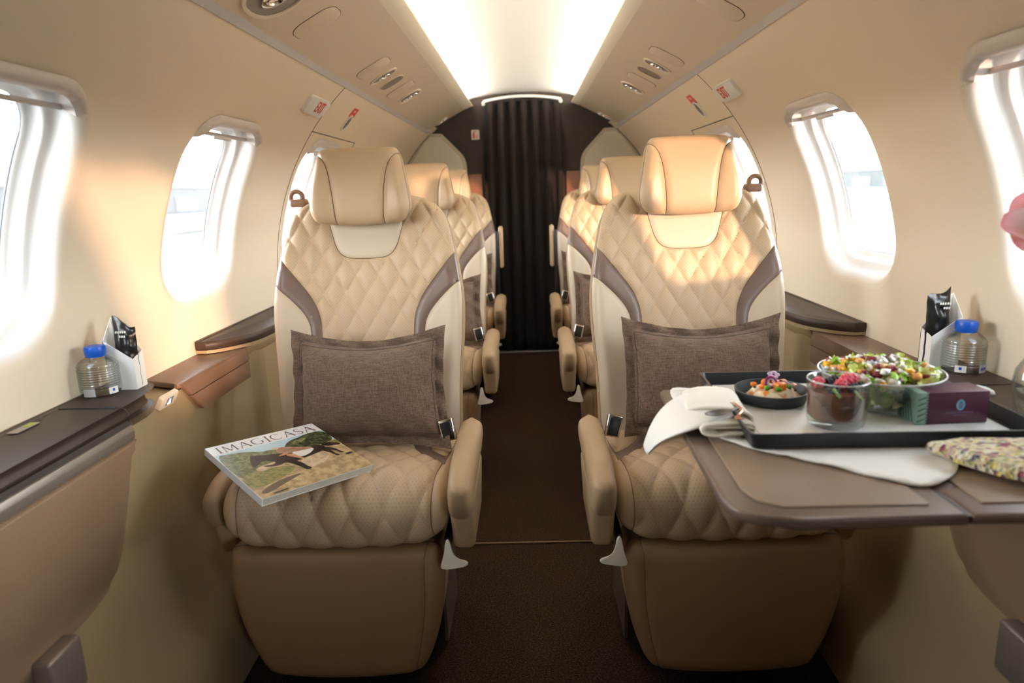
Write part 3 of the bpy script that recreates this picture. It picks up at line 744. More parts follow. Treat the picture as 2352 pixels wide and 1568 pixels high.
# ================================================================== SEATS
A_, B_ = 0.0548, 0.0925
def quilt(U, V, v0, amp, a=A_, b=B_):
    p = U/a+(V-v0)/b; q = U/a-(V-v0)/b
    return amp*(np.abs(np.sin(PI*p/1.0))**0.55*np.abs(np.sin(PI*q/1.0))**0.55)
def quilt2(U, V, u0, v0, amp, a=A_, b=B_):
    p = ((U-u0)/a+(V-v0)/b)*0.5*2; q = ((U-u0)/a-(V-v0)/b)*0.5*2
    fp = np.abs((p % 1.0)-0.5)*2; fq = np.abs((q % 1.0)-0.5)*2      # 1 on the lines
    k = 5.0
    return amp*(1-fp**k)**0.8*(1-fq**k)**0.8
def lattice(u0, v0, a, b, box):
    """the seam lines of the diamond quilting as open polylines"""
    x0, x1, y0, y1 = box; L_ = []
    for sg in (1, -1):
        # (u-u0)/a + sg*(v-v0)/b = k
        ks = [(x-u0)/a+sg*(y-v0)/b for x in (x0, x1) for y in (y0, y1)]
        for k in range(int(math.ceil(min(ks))), int(math.floor(max(ks)))+1):
            P = []
            for v in np.arange(y0, y1+0.0001, 0.0065):
                u = u0+a*(k-sg*(v-v0)/b)
                if x0 <= u <= x1: P.append((u, v))
            if len(P) > 1: L_.append(np.array(P))
    return L_
def dq(U, V, u0, v0, a, b):
    g = math.hypot(1/a, 1/b)
    p = (U-u0)/a+(V-v0)/b; q = (U-u0)/a-(V-v0)/b
    dp = np.abs(p-np.round(p))/g; dqq = np.abs(q-np.round(q))/g
    return dp, dqq, 0.5/g
def quiltL(U, V, u0, v0, amp, a, b):
    dp, dd, m = dq(U, V, u0, v0, a, b)
    f = lambda d: 1-(1-np.clip(d/m, 0, 1))**2.6
    return amp*(f(dp)*f(dd))**0.8
def sym(half):
    return half+[(-u, v) for u, v in half[::-1] if abs(u) > 1e-6]
def make_seat(s):
    """s=+1: aisle is towards +x (left-hand seat), s=-1: mirror"""
    root = empty('cabin_seat', (0, 0, 0))
    # ---- backrest
    pb = Path([(y+0.028, z) for y, z in [(1.575, 0.40), (1.590, 0.46), (1.618, 0.56), (1.655, 0.70), (1.690, 0.84), (1.722, 0.96), (1.742, 1.03), (1.752, 1.08)]])
    v0 = 0.062      # arc length where z=.46
    O = lambda P: [(u, v+v0) for u, v in P]
    half = [(0.0, 0.612), (0.06, 0.612), (0.115, 0.606), (0.155, 0.594), (0.185, 0.572), (0.203, 0.54), (0.212, 0.50), (0.222, 0.45), (0.233, 0.385), (0.238, 0.325), (0.235, 0.25), (0.228, 0.17), (0.224, 0.08), (0.222, 0.0), (0.19, -0.035), (0.0, -0.035)]
    outline = chaikin(O(sym(half)), 2)
    bin_ = chaikin([(0.27, 0.52), (0.221, 0.453), (0.178, 0.399), (0.137, 0.347), (0.119, 0.303), (0.1145, 0.262), (0.112, 0.10), (0.11, -0.08)], 2, False)
    bout = chaikin([(0.145, -0.08), (0.142, 0.10), (0.1395, 0.262), (0.150, 0.300), (0.184, 0.341), (0.236, 0.386), (0.28, 0.42)], 2, False)
    bandR = O(bin_+bout); bandL = [(-u, v) for u, v in bandR][::-1]
    bolR = O(bout+[(0.33, -0.08)]); bolL = [(-u, v) for u, v in bolR][::-1]
    neck = O(chaikin(sym([(0.0, 0.4445), (0.045, 0.446), (0.074, 0.468), (0.086, 0.52), (0.099, 0.56), (0.103, 0.66)][::-1]), 2))
    neck = O(chaikin([(0.103, 0.66), (0.099, 0.56), (0.086, 0.505), (0.074, 0.465), (0.052, 0.445), (0.0, 0.443), (-0.052, 0.445), (-0.074, 0.465), (-0.086, 0.505), (-0.099, 0.56), (-0.103, 0.66)], 2))
    lat = lambda U, V: 0.020*np.clip((np.abs(U)-0.09)/0.14, 0, 1)**1.6*np.clip((V-v0)/0.1, 0, 1)*np.clip((v0+0.56-V)/0.15, 0, 1)
    puff = {'quilted_panel': lambda U, V: quiltL(U, V, 0.0, 0.402+v0-0.5*B_, 0.0082, A_, B_)*np.clip((0.9*np.abs(U)+V-v0-0.16)/0.30, 0.42, 1), 'neck_panel': lambda U, V: 0.003+0*U,
            'trim_band': lambda U, V: 0.001+0*U, 'side_bolster': lambda U, V: 0.003+0*U}
    mp = cushion(root, outline, [('trim_band', bandR, m_band), ('trim_band', bandL, m_band), ('side_bolster', bolR, m_pale), ('side_bolster', bolL, m_pale), ('neck_panel', neck, m_pale)],
            pb, 0.030, 0.085, 'quilted_panel', m_leatherp, 'backrest_shell', m_leatherS, puff, spacing=0.0062, lat=lat, lines=lattice(0.0, 0.402+v0-0.5*B_, A_, B_, (-0.235, 0.235, 0.03, v0+0.61)), lineq=('quilted_panel', lambda U, V: np.minimum(*dq(U, V, 0.0, 0.402+v0-0.5*B_, A_, B_)[:2])))
    # ---- headrest
    ph = Path([(y+0.024, z) for y, z in [(1.674, 0.978), (1.662, 1.000), (1.660, 1.035), (1.666, 1.09), (1.680, 1.14), (1.688, 1.165)]])
    hh = [(0.0, 0.190), (0.05, 0.1895), (0.088, 0.188), (0.099, 0.179), (0.104, 0.157), (0.111, 0.120), (0.119, 0.077), (0.122, 0.052), (0.120, 0.034), (0.110, 0.019), (0.092, 0.012), (0.05, 0.006), (0.0, 0.003)]
    outl = chaikin(sym(hh), 2)
    wing = chaikin([(0.14, 0.176), (0.092, 0.172), (0.074, 0.158), (0.063, 0.120), (0.056, 0.07), (0.0535, 0.02), (0.053, -0.02), (0.14, -0.02)], 2)
    wing = chaikin([(0.108, 0.176), (0.084, 0.160), (0.070, 0.130), (0.062, 0.08), (0.058, 0.02), (0.057, -0.02)], 2, False)+[(0.16, -0.02), (0.16, 0.176)]
    wingL = [(-u, v) for u, v in wing][::-1]
    rimp = lambda U, V: 0*U
    lath = lambda U, V: 0.010*np.clip((np.abs(U)-0.055)/0.05, 0, 1)**1.3*np.clip((0.19-V)/0.1, 0, 1)-0.004*np.cos(np.clip(U/0.055, -1, 1)*PI/2)*0
    hr = empty('headrest', (0, 0, 0)); hr.parent = root
    cushion(hr, outl, [('headrest_wing', wing, m_leather), ('headrest_wing', wingL, m_leather)], ph, 0.026, 0.045, 'headrest_pad', m_leather, 'headrest_shell', m_leatherS,
            {'headrest_wing': lambda U, V: 0.0045+0*U, 'headrest_pad': lambda U, V: 0.004+0*U}, spacing=0.0065, lat=lath)
    # lower stitched rim on the headrest
    for u in (-0.055, 0.055): rbox('headrest_post', Vector((u, 1.74, 1.00)), (0.016, 0.02, 0.10), m_black, hr, r=0.003)
    # ---- seat cushion
    pc = Path([(1.258, 0.378), (1.240, 0.392), (1.230, 0.420), (1.232, 0.458), (1.262, 0.477), (1.32, 0.477), (1.41, 0.463), (1.52, 0.444), (1.66, 0.432)])
    Lc = pc.L
    hc = [(0.0, 0.010), (0.10, 0.010), (0.165, 0.014), (0.204, 0.030), (0.2235, 0.06), (0.2245, 0.15), (0.222, 0.3), (0.218, Lc-0.03), (0.20, Lc), (0.0, Lc)]
    outc = chaikin(sym(hc), 2)
    side = chaikin([(0.216, -0.03), (0.186, 0.045), (0.196, 0.14), (0.204, 0.22), (0.205, 0.50), (0.205, 0.80)], 2, False)+[(0.30, 0.80), (0.30, -0.03)]
    sideL = [(-u, v) for u, v in side][::-1]
    # brown inlay: from rear edge of cushion forward and outward
    vz = lambda y: 0.118+(y-1.262)*1.0
    inn = chaikin([(0.095, vz(1.66)), (0.105, vz(1.535)), (0.120, vz(1.47)), (0.142, vz(1.41)), (0.172, vz(1.37)), (0.205, vz(1.325))], 2, False)
    ou = chaikin([(0.205, vz(1.385)), (0.180, vz(1.415)), (0.160, vz(1.455)), (0.140, vz(1.50)), (0.130, vz(1.545)), (0.125, vz(1.66))], 2, False)
    inl = inn+ou; inlL = [(-u, v) for u, v in inl][::-1]
    cor = ou+[(0.205, vz(1.66))]; corL = [(-u, v) for u, v in cor][::-1]
    latc = lambda U, V: 0.006*np.cos(np.clip(U/0.22, -1, 1)*PI/2)
    cushion(root, outc, [('cushion_inlay', inl, m_band), ('cushion_inlay', inlL, m_band), ('cushion_corner', cor, m_leather), ('cushion_corner', corL, m_leather), ('cushion_side', side, m_leather), ('cushion_side', sideL, m_leather)],
            pc, 0.026, 0.055, 'quilted_cushion', m_leatherp, 'cushion_shell', m_leatherS,
            {'quilted_cushion': lambda U, V: quiltL(U, V, 0.0, 0.03, 0.0075, 0.066, 0.098)*np.clip(1.2-(V-0.15)/0.30, 0.3, 1), 'cushion_side': lambda U, V: 0.002+0*U, 'cushion_inlay': lambda U, V: 0.001+0*U, 'cushion_corner': lambda U, V: 0.002+0*U}, spacing=0.0070, lat=latc, lines=lattice(0.0, 0.03, 0.066, 0.098, (-0.205, 0.205, 0.005, Lc-0.05)), xoff=s*0.012, lineq=('quilted_cushion', lambda U, V: np.minimum(*dq(U, V, 0.0, 0.03, 0.066, 0.098)[:2])))
    # ---- leg rest
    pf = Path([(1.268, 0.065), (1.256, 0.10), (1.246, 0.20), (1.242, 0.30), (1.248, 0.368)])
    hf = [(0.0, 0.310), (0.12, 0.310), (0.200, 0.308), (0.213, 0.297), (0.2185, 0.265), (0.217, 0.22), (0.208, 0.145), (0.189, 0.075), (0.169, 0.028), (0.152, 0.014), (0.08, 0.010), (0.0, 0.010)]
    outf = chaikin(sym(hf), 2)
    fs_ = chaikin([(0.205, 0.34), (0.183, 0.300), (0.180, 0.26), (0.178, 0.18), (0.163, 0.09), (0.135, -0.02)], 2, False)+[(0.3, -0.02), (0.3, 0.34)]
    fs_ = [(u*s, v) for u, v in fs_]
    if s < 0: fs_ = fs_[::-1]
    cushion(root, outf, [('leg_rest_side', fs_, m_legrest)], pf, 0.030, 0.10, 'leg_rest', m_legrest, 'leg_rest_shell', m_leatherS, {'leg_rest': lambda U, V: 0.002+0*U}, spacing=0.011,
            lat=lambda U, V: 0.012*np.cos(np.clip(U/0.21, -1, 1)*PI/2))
    # ---- pedestal
    rbox('seat_pan', Vector((0, 1.45, 0.375)), (0.40, 0.34, 0.055), m_black, root, r=0.01)
    rbox('seat_base', Vector((0, 1.50, 0.185)), (0.36, 0.36, 0.35), mat('base_brown', (0.12, 0.085, 0.06), 0.5), root, r=0.02, taper=0.86)
    for q in (-1, 1):
        V = [(q*0.205, 1.30, 0.37), (q*0.205, 1.62, 0.37), (q*0.185, 1.60, 0.03), (q*0.185, 1.40, 0.03)]
        V += [(q*0.193, y, z) for x, y, z in V]
        mesh('side_plate', V, [(0, 1, 2, 3), (7, 6, 5, 4), (0, 4, 5, 1), (1, 5, 6, 2), (2, 6, 7, 3), (3, 7, 4, 0)], mat('side_plate_taupe', (0.14, 0.10, 0.075), 0.45), root, False)
    # ---- armrests: aisle side and wall side
    def arm(cx, y0, y1, zt, w, back):
        g = empty('armrest', (0, 0, 0)); g.parent = root
        L_ = y1-y0
        secs = []
        for t in np.linspace(0, 1, 22):
            y = y0+L_*t
            f = min(1, t/0.10); f = math.sqrt(max(0.02, 1-(1-f)**2)); g2 = min(1, (1-t)/0.06); g2 = math.sqrt(max(0.03, 1-(1-g2)**2))
            hgt = (0.082-0.030*t)*f*g2+0.002; ww = w*(0.90+0.10*min(1, t*3))*min(1, 0.35+0.65*f)*g2
            top_ = zt-0.026*max(0, 1-t/0.35)**2
            secs.append((y, cx, top_-hgt/2, ww, hgt))
        loft('armrest_pad', secs, m_leatherS, g, n=32, p=2.9)
        tube('armrest_piping', [(cx+w*0.46*math.sin(a)*0.98, y0+0.02+0.055*(1-math.cos(a))*0.5+0.07*abs(math.sin(a)), zt-0.073-0.0*a+0.030*abs(math.sin(a))**2) for a in np.linspace(-PI/2, PI/2, 15)], 0.0012, m_groove, g, n=6)
        bm = bmesh.new(); bmesh.ops.create_cube(bm, size=1)
        for v in bm.verts:
            top = v.co.z > 0
            v.co = Vector((cx+v.co.x*(w*0.94 if top else w*0.80), (y0+0.030 if v.co.y < 0 else y1-0.05)+(0 if top else (0.030 if v.co.y < 0 else -0.03)), (zt-0.060) if top else (zt-0.178)))
        bmesh.ops.bevel(bm, geom=bm.edges[:], offset=0.013, segments=4, affect='EDGES', profile=0.5)
        bmobj('armrest_body', bm, m_leatherS, g, 50)
        return g
    ga = arm(s*0.262, 1.160, 1.50, 0.541, 0.053, 0)
    arm(-s*0.2535, 1.262, 1.53, 0.486, 0.055, 0)
    # recline lever
    lv = [(0.004, 0.052), (-0.004, 0.052), (-0.007, 0.028), (-0.014, 0.004), (-0.016, -0.004), (-0.012, -0.010), (0.030, -0.004), (0.038, 0.0), (0.036, 0.006), (0.016, 0.012), (0.008, 0.026)]
    f_ = frame((s*0.232, 1.20, 0.345), (s, 0, 0), (0, 0, 1)) if s > 0 else frame((s*0.232, 1.20, 0.345), (1, 0, 0), (0, 0, 1))
    pl = [(u*1.0 if s > 0 else -u, v) for u, v in chaikin(lv, 2)]
    if s < 0: pl = pl[::-1]
    plate('recline_lever', f_, pl, 0.006, mat('lever_cream', (0.88, 0.83, 0.72), 0.35), root, bev=0.0015)
    rbox('lever_bracket', Vector((s*0.228, 1.30, 0.375)), (0.012, 0.16, 0.028), m_black, root, r=0.003)
    # lap belt buckle between cushion and armrest
    R_ = Matrix.Rotation(math.radians(-14*s), 3, 'Y') @ Matrix.Rotation(math.radians(-12), 3, 'X')
    bk = rbox('belt_buckle', Vector((s*0.212, 1.445, 0.532)), (0.034, 0.014, 0.050), m_chrome, root, r=0.004, rot=R_)
    rbox('buckle_face', Vector((s*0.212, 1.4395, 0.532)), (0.025, 0.010, 0.040), m_black, bk, r=0.002, rot=R_)
    # shoulder belt guide on the wall-side shoulder
    cx = -s*0.176
    g = empty('belt_guide', (0, 0, 0)); g.parent = root
    rbox('guide_foot', Vector((cx, 1.765, 1.036)), (0.040, 0.035, 0.020), mat('belt_brown', (0.26, 0.15, 0.095), 0.5), g, r=0.006)
    tube('guide_loop', [(cx+s*0.015*math.cos(a)-s*0.004, 1.760, 1.050+0.015*math.sin(a)) for a in np.linspace(-0.6, PI+0.6, 16)], 0.0062, mat('belt_brown', (0.26, 0.15, 0.095), 0.5), g, n=8)
    return root
def children(o): return [c for c in bpy.data.objects if c.parent == o]
def copy_tree(o, parent=None):
    c = o.copy(); COL.objects.link(c)
    if parent is not None: c.parent = parent
    for ch in KIDS.get(o.name, ()): copy_tree(ch, c)
    return c
seatL = make_seat(1); seatR = make_seat(-1)
KIDS = {}
for o in bpy.data.objects:
    if o.parent is not None: KIDS.setdefault(o.parent.name, []).append(o)
rows = [('front', 0.0, 'nearest to the camera'), ('second', 1.04, ''), ('rear', 1.92, '')]
LX, RX = -0.392, 0.402
lab = {(-1, 0): 'tan quilted leather seat in the front row left of the aisle, magazine on its cushion',
       (1, 0): 'tan quilted leather seat in the front row right of the aisle, behind the laid table',
       (-1, 1): 'tan leather seat in the second row left of the aisle, between two other seats',
       (1, 1): 'tan leather seat in the second row right of the aisle, half sunlit headrest',
       (-1, 2): 'rearmost tan leather seat left of the aisle, next to the dark curtain',
       (1, 2): 'rearmost tan leather seat right of the aisle, pale headrest next to the dark curtain'}
SEATS = {}
for r_, (rn, dy, _) in enumerate(rows):
    for side, proto, x in ((-1, seatL, LX), (1, seatR, RX)):
        o = proto if r_ == 0 else copy_tree(proto)
        o.location = (x, dy, 0); o['category'] = 'seat'; o['label'] = lab[(side, r_)]; o['group'] = 'cabin seats'
        SEATS[(side, r_)] = o
# rear row: aisle armrests folded upright
for side in (-1, 1):
    p_ = SEATS[(side, 2)]
    g = empty('folded_armrest', (0, 0, 0)); g.parent = p_
    rbox('armrest_pad', Vector((-side*0.268, 1.57, 0.77)), (0.022, 0.05, 0.21), m_leatherS, g, r=0.012)
    rbox('armrest_arm', Vector((-side*0.248, 1.56, 0.66)), (0.016, 0.04, 0.38), m_black, g, r=0.005)

# ------------------------------------------------------------------ linen pillows
def make_pillow(name='throw_pillow', seed=0, flop=0.0):
    nu, nv = 72, 56; w, h = 0.352, 0.268; fl = 0.019; V = []; F = []
    r_ = random.Random(seed); ph = [r_.uniform(0, 6.28) for _ in range(8)]
    def P(u, v, sgn):
        x = (u-0.5)*w; z = (v-0.5)*h
        cu, cv = 2*u-1, 2*v-1
        x *= 1+0.015*cv*cv-0.030*(1-cv*cv); z *= 1+0.02*cu*cu-0.05*(1-cu*cu)
        if v > 0.5: z -= 0.024*(1-abs(cu)**1.7)*cv
        d = min((0.5-abs(u-0.5))*w, (0.5-abs(v-0.5))*h)
        dx_ = max(0.0, (0.5-abs(u-0.5))*w-fl); dz_ = max(0.0, (0.5-abs(v-0.5))*h-fl)
        t = (1-math.exp(-dx_/0.030))*(1-math.exp(-dz_/0.030))*1.04; t = min(1, t)
        puff = 0.058*t**0.75
        wr = 0.0010*math.sin(38*u+ph[0]+6*v)*math.sin(21*v+ph[1])*(1-0.8*t)+0.0022*math.sin(9*u+ph[2])*math.sin(7*v+ph[3])*t
        edge = 0.0045*math.sin(30*(u+v)+ph[4])*(1-t)
        if d < fl: puff += 0.002
        if abs(d-fl) < 0.004: puff -= 0.001
        y = -sgn*(puff+wr*(1 if sgn > 0 else 0)+0.0012)+edge
        k = max(0, cu)*max(0, -cv)
        y += -flop*0.06*k**2
        return (x+flop*0.012*k, y, z-flop*0.008*k)
    for sgn in (1, -1):
        for j in range(nv+1):
            for i in range(nu+1): V.append(P(i/nu, j/nv, sgn))
    N = (nu+1)*(nv+1)
    for s_ in range(2):
        for j in range(nv):
            for i in range(nu):
                q = (s_*N+j*(nu+1)+i, s_*N+j*(nu+1)+i+1, s_*N+(j+1)*(nu+1)+i+1, s_*N+(j+1)*(nu+1)+i)
                F.append(q if s_ == 0 else q[::-1])
    per = [i for i in range(nu+1)]+[j*(nu+1)+nu for j in range(1, nv+1)]+[nv*(nu+1)+i for i in range(nu-1, -1, -1)]+[j*(nu+1) for j in range(nv-1, 0, -1)]
    for a, b in zip(per, per[1:]+per[:1]): F.append((a, b, N+b, N+a))
    o = mesh(name, V, F, m_linen, None, True, 70)
    # stitched line inside the flange
    pts = [V[j*(nu+1)+i] for j, i in [(6, i) for i in range(5, nu-4)]+[(j, nu-5) for j in range(6, nv-5)]+[(nv-6, i) for i in range(nu-5, 4, -1)]+[(j, 5) for j in range(nv-6, 5, -1)]]
    st = tube('flange_seam', [(p[0], p[1]-0.0004, p[2]) for p in pts], 0.0011, mat('linen_seam', (0.09, 0.06, 0.045), 0.9), o, n=5, closed=True)
    return o
KIDS = {}
def dup(o):
    c = o.copy(); COL.objects.link(c)
    for ch in [x for x in bpy.data.objects if x.parent == o and x is not c]:
        d = ch.copy(); COL.objects.link(d); d.parent = c
    return c
pilL = make_pillow(seed=3, flop=1.0); pilR = make_pillow(seed=8, flop=0.15)
TILT = math.radians(-16)
spots = [(pilL, LX+0.030, 1.500, 0.622, 0.03, 'brown linen throw pillow on the front seat left of the aisle, above the magazine'),
         (pilR, RX-0.005, 1.500, 0.628, -0.02, 'brown linen throw pillow on the front seat right of the aisle, behind the food tray'),
         (None, LX+0.045, 2.545, 0.612, 0.05, 'brown linen throw pillow on the second row seat left of the aisle'),
         (None, RX-0.045, 2.545, 0.612, -0.05, 'brown linen throw pillow on the second row seat right of the aisle'),
         (None, LX+0.045, 3.43, 0.612, 0.04, 'brown linen throw pillow on the rearmost seat left of the aisle'),
         (None, RX-0.045, 3.43, 0.612, -0.04, 'brown linen throw pillow on the rearmost seat right of the aisle')]
for p_, x, y, z, yawp, l_ in spots:
    o = p_ or dup(pilR if x > 0 else pilL)
    o.location = (x, y, z); o.rotation_euler = (TILT, 0, 0); o.rotation_euler.z = yawp
    o['label'] = l_; o['category'] = 'pillow'; o['group'] = 'linen throw pillows'
# ================================================================== THINGS ON THE LEDGES AND THE TABLE
def thin_glass(name, col, gl=0.10, edge=0.5, edgecol=(0.75, 0.78, 0.78)):
    m = bpy.data.materials.new(name); m.use_nodes = True; nt = m.node_tree; nt.nodes.clear(); L = nt.links
    o = nt.nodes.new('ShaderNodeOutputMaterial'); t = nt.nodes.new('ShaderNodeBsdfTransparent'); g = nt.nodes.new('ShaderNodeBsdfGlossy')
    g.inputs['Roughness'].default_value = 0.06; lw = nt.nodes.new('ShaderNodeLayerWeight'); lw.inputs[0].default_value = 0.45
    r = nt.nodes.new('ShaderNodeMapRange'); r.inputs[3].default_value = gl; r.inputs[4].default_value = edge
    mx_ = nt.nodes.new('ShaderNodeMixShader'); L.new(lw.outputs['Facing'], r.inputs[0]); L.new(r.outputs[0], mx_.inputs[0])
    c = nt.nodes.new('ShaderNodeMix'); c.data_type = 'RGBA'; c.inputs[6].default_value = (*col, 1); c.inputs[7].default_value = (*edgecol, 1)
    L.new(lw.outputs['Facing'], c.inputs[0]); L.new(c.outputs[2], t.inputs[0])
    L.new(t.outputs[0], mx_.inputs[1]); L.new(g.outputs[0], mx_.inputs[2]); L.new(mx_.outputs[0], o.inputs[0])
    return m
m_gl = thin_glass('clear_glass', (0.96, 0.975, 0.97), 0.05, 0.32, (0.82, 0.84, 0.83))
m_pet = thin_glass('clear_plastic', (0.93, 0.94, 0.93), 0.10, 0.45, (0.62, 0.64, 0.62))
m_water = thin_glass('water', (0.95, 0.96, 0.96), 0.02, 0.15, (0.78, 0.80, 0.79))
m_blue = mat('blue_cap', (0.004, 0.085, 0.50), 0.35)
m_paper = mat('white_paper', (0.88, 0.87, 0.83), 0.6)
m_cloth = mat('white_cotton', (0.90, 0.88, 0.82), 0.85, spec=0.2, bump=(700, 0.4), sheen=0.2)
m_foil = mat('black_foil', (0.012, 0.011, 0.010), 0.28)
m_greyprint = mat('grey_print', (0.55, 0.53, 0.48), 0.5)

def bottle(side, x, y, labeltext):
    b = empty('water_bottle', (x, y, 0.6915), labeltext, 'water bottle', 'water bottles')
    prof = [(0, 0.001), (0.028, 0.0), (0.0345, 0.003), (0.036, 0.008)]
    for i in range(9):
        z = 0.012+i*0.0047; prof += [(0.0365, z), (0.0365, z+0.0018), (0.0340, z+0.0032)]
    prof += [(0.0362, 0.056), (0.0335, 0.061), (0.028, 0.0665), (0.021, 0.071), (0.0165, 0.0745), (0.0150, 0.078), (0.0150, 0.086)]
    lathe('bottle_body', prof, (0, 0, 0), m_pet, b, n=40, sharp=70)
    lathe('water', [(0, 0.003), (0.033, 0.004), (0.0338, 0.054), (0.026, 0.066), (0, 0.0662)], (0, 0, 0), m_water, b, n=32, sharp=50)
    cap = [(0.0175, 0.0775), (0.0182, 0.079), (0.0184, 0.090), (0.0172, 0.0935), (0.012, 0.0945), (0, 0.0945)]
    lathe('bottle_cap', cap, (0, 0, 0), m_blue, b, n=60, sharp=50, mod=lambda a, z: 1+(0.012*math.cos(30*a) if 0.0785 < z < 0.091 else 0))
    lathe('cap_ring', [(0.0170, 0.0735), (0.0176, 0.0745), (0.0176, 0.0768), (0.0170, 0.0775)], (0, 0, 0), m_blue, b, n=32)
    # little paper label patches curved round the body
    def patch(nm, a0, a1, z0, z1, m, r=0.0372):
        n = 8; V = [(r*math.cos(a0+(a1-a0)*i/n), r*math.sin(a0+(a1-a0)*i/n), z) for z in (z0, z1) for i in range(n+1)]
        return mesh(nm, V, [(i, i+1, n+2+i, n+1+i) for i in range(n)], m, b, True, fix=False)
    m_lab = mat('label_grey', (0.50, 0.52, 0.55), 0.5)
    a = -1.9 if side < 0 else -1.35
    patch('bottle_label', a, a+0.62, 0.002, 0.017, m_lab)
    if side > 0:
        for q in range(5): patch('label_print', a+0.10+0.085*q, a+0.16+0.085*q, 0.007, 0.012, m_blue, 0.0375)
    a2 = a+1.25 if side < 0 else a-1.1
    patch('bottle_label', a2, a2+0.5, 0.003, 0.016, m_paper); patch('label_print', a2+0.18, a2+0.30, 0.008, 0.013, m_blue, 0.0375)
    return b
bottle(-1, -0.827, 1.262, 'small ribbed water bottle with blue cap on the left ledge')
bottle(1, 0.822, 1.262, 'small ribbed water bottle with blue cap on the right ledge, behind the salad')

def snackbox(side, x, y):
    sn = 'left' if side < 0 else 'right'
    b = empty('snack_holder', (x, y, 0.6915), 'white folded card holder beside the water bottle on the %s ledge' % sn, 'card holder', 'card snack holders')
    w, d, t = 0.054, 0.036, 0.0016
    # walls: outer profile heights at aisle end and wall end
    def wall(nm, P):
        k = len(P); P = [Vector(p) for p in P]; n = (P[1]-P[0]).cross(P[2]-P[0]).normalized()
        V = [p for p in P]+[p+n*t for p in P]
        return mesh(nm, V, [tuple(range(k)), tuple(range(2*k-1, k-1, -1))]+[(i, (i+1) % k, k+(i+1) % k, k+i) for i in range(k)], m_paper, b, False)
    s = -side   # direction of the aisle
    xa, xw = s*w/2, -s*w/2
    wall('holder_front', [(xa, -d/2, 0), (xw, -d/2, 0), (xw, -d/2, 0.098), (xa, -d/2, 0.060)])
    wall('holder_back', [(xa, d/2, 0), (xw, d/2, 0), (xw, d/2, 0.138), (xw+s*0.012, d/2, 0.128), (xa, d/2, 0.072)])
    wall('holder_side', [(xa, -d/2, 0), (xa, d/2, 0), (xa, d/2, 0.072), (xa, -d/2, 0.060)])
    wall('holder_side', [(xw, -d/2, 0), (xw, d/2, 0), (xw, d/2, 0.138), (xw, -d/2, 0.098)])
    wall('holder_base', [(xa, -d/2, 0.0), (xw, -d/2, 0.0), (xw, d/2, 0.0), (xa, d/2, 0.0)])
    if side > 0:
        for q in range(2):
            z0 = 0.008+0.014*q
            pts = [(xa+0.004, z0), (xa+0.016, z0+0.004), (xa+0.030, z0+0.016), (xa+0.040, z0+0.022)]
            V = [(px_, -d/2-0.0006, pz) for px_, pz in pts]+[(px_, -d/2-0.0006, pz+0.0016) for px_, pz in pts]
            mesh('red_stripe', V, [(i, i+1, 5+i, 4+i) for i in range(3)], m_red, b, False)
    # foil pack standing in the holder
    p = empty('snack_pack', (x+s*0.006, y, 0.6945), 'crumpled black foil snack pack standing in the white card holder, %s ledge' % sn, 'snack pack', 'black snack packs')
    V = []; F = []; nu, nv = 18, 26; W_, H_ = 0.046, (0.128 if side < 0 else 0.139)
    for sg in (1, -1):
        for j in range(nv+1):
            v = j/nv
            for i in range(nu+1):
                u = i/nu; taper = 1-0.08*v; xx = (u-0.5)*W_*taper
                th = 0.0105*(math.sin(PI*u)**0.6)*(max(0, math.sin(PI*min(1, max(0.0, (v*1.06)))))**0.5 if v < 0.92 else 0.12)
                cr = 0.0022*math.sin(14*u+9*v)*math.sin(8*v+2)+0.0015*math.sin(31*v+5*u)
                zt = H_*v+(0.005*math.sin(5.5*u+1.0)*v**6)+(-s*0.010*(u-0.5)*2*v**6)
                V.append((xx+0.004*s*v*v, -sg*(th+0.0004)+cr*(0.4+0.6*math.sin(PI*u)), zt))
    N = (nu+1)*(nv+1)
    for s_ in range(2):
        for j in range(nv):
            for i in range(nu):
                q = (s_*N+j*(nu+1)+i, s_*N+j*(nu+1)+i+1, s_*N+(j+1)*(nu+1)+i+1, s_*N+(j+1)*(nu+1)+i); F.append(q if s_ == 0 else q[::-1])
    per = list(range(nu+1))+[j*(nu+1)+nu for j in range(1, nv+1)]+[nv*(nu+1)+i for i in range(nu-1, -1, -1)]+[j*(nu+1) for j in range(nv-1, 0, -1)]
    for a, c in zip(per, per[1:]+per[:1]): F.append((a, c, N+c, N+a))
    mesh('foil_pouch', V, F, m_foil, p, True, 50)
    f_ = frame((0.0, -0.0135, H_*0.80), (1, 0, 0.0), (0, 0.10, 1))
    text('printing', 'NUTS', f_, 0.002, 0.002, 0.0085, m_greyprint, p, lift=0.0018, sx=1.1) if False else None
    for r_, (n_, off) in enumerate(((5, 0), (3, 0.007))):
        for q in range(n_):
            plate('printing', f_, [(off-0.008+q*0.0045, 0.006-r_*0.0085), (off-0.0048+q*0.0045, 0.006-r_*0.0085+0.0004), (off-0.0048+q*0.0045, 0.0104-r_*0.0085), (off-0.008+q*0.0045, 0.0100-r_*0.0085)], 0.0004, m_greyprint, p, lift=0.0006)
snackbox(-1, -0.797, 1.302); snackbox(1, 0.799, 1.302)

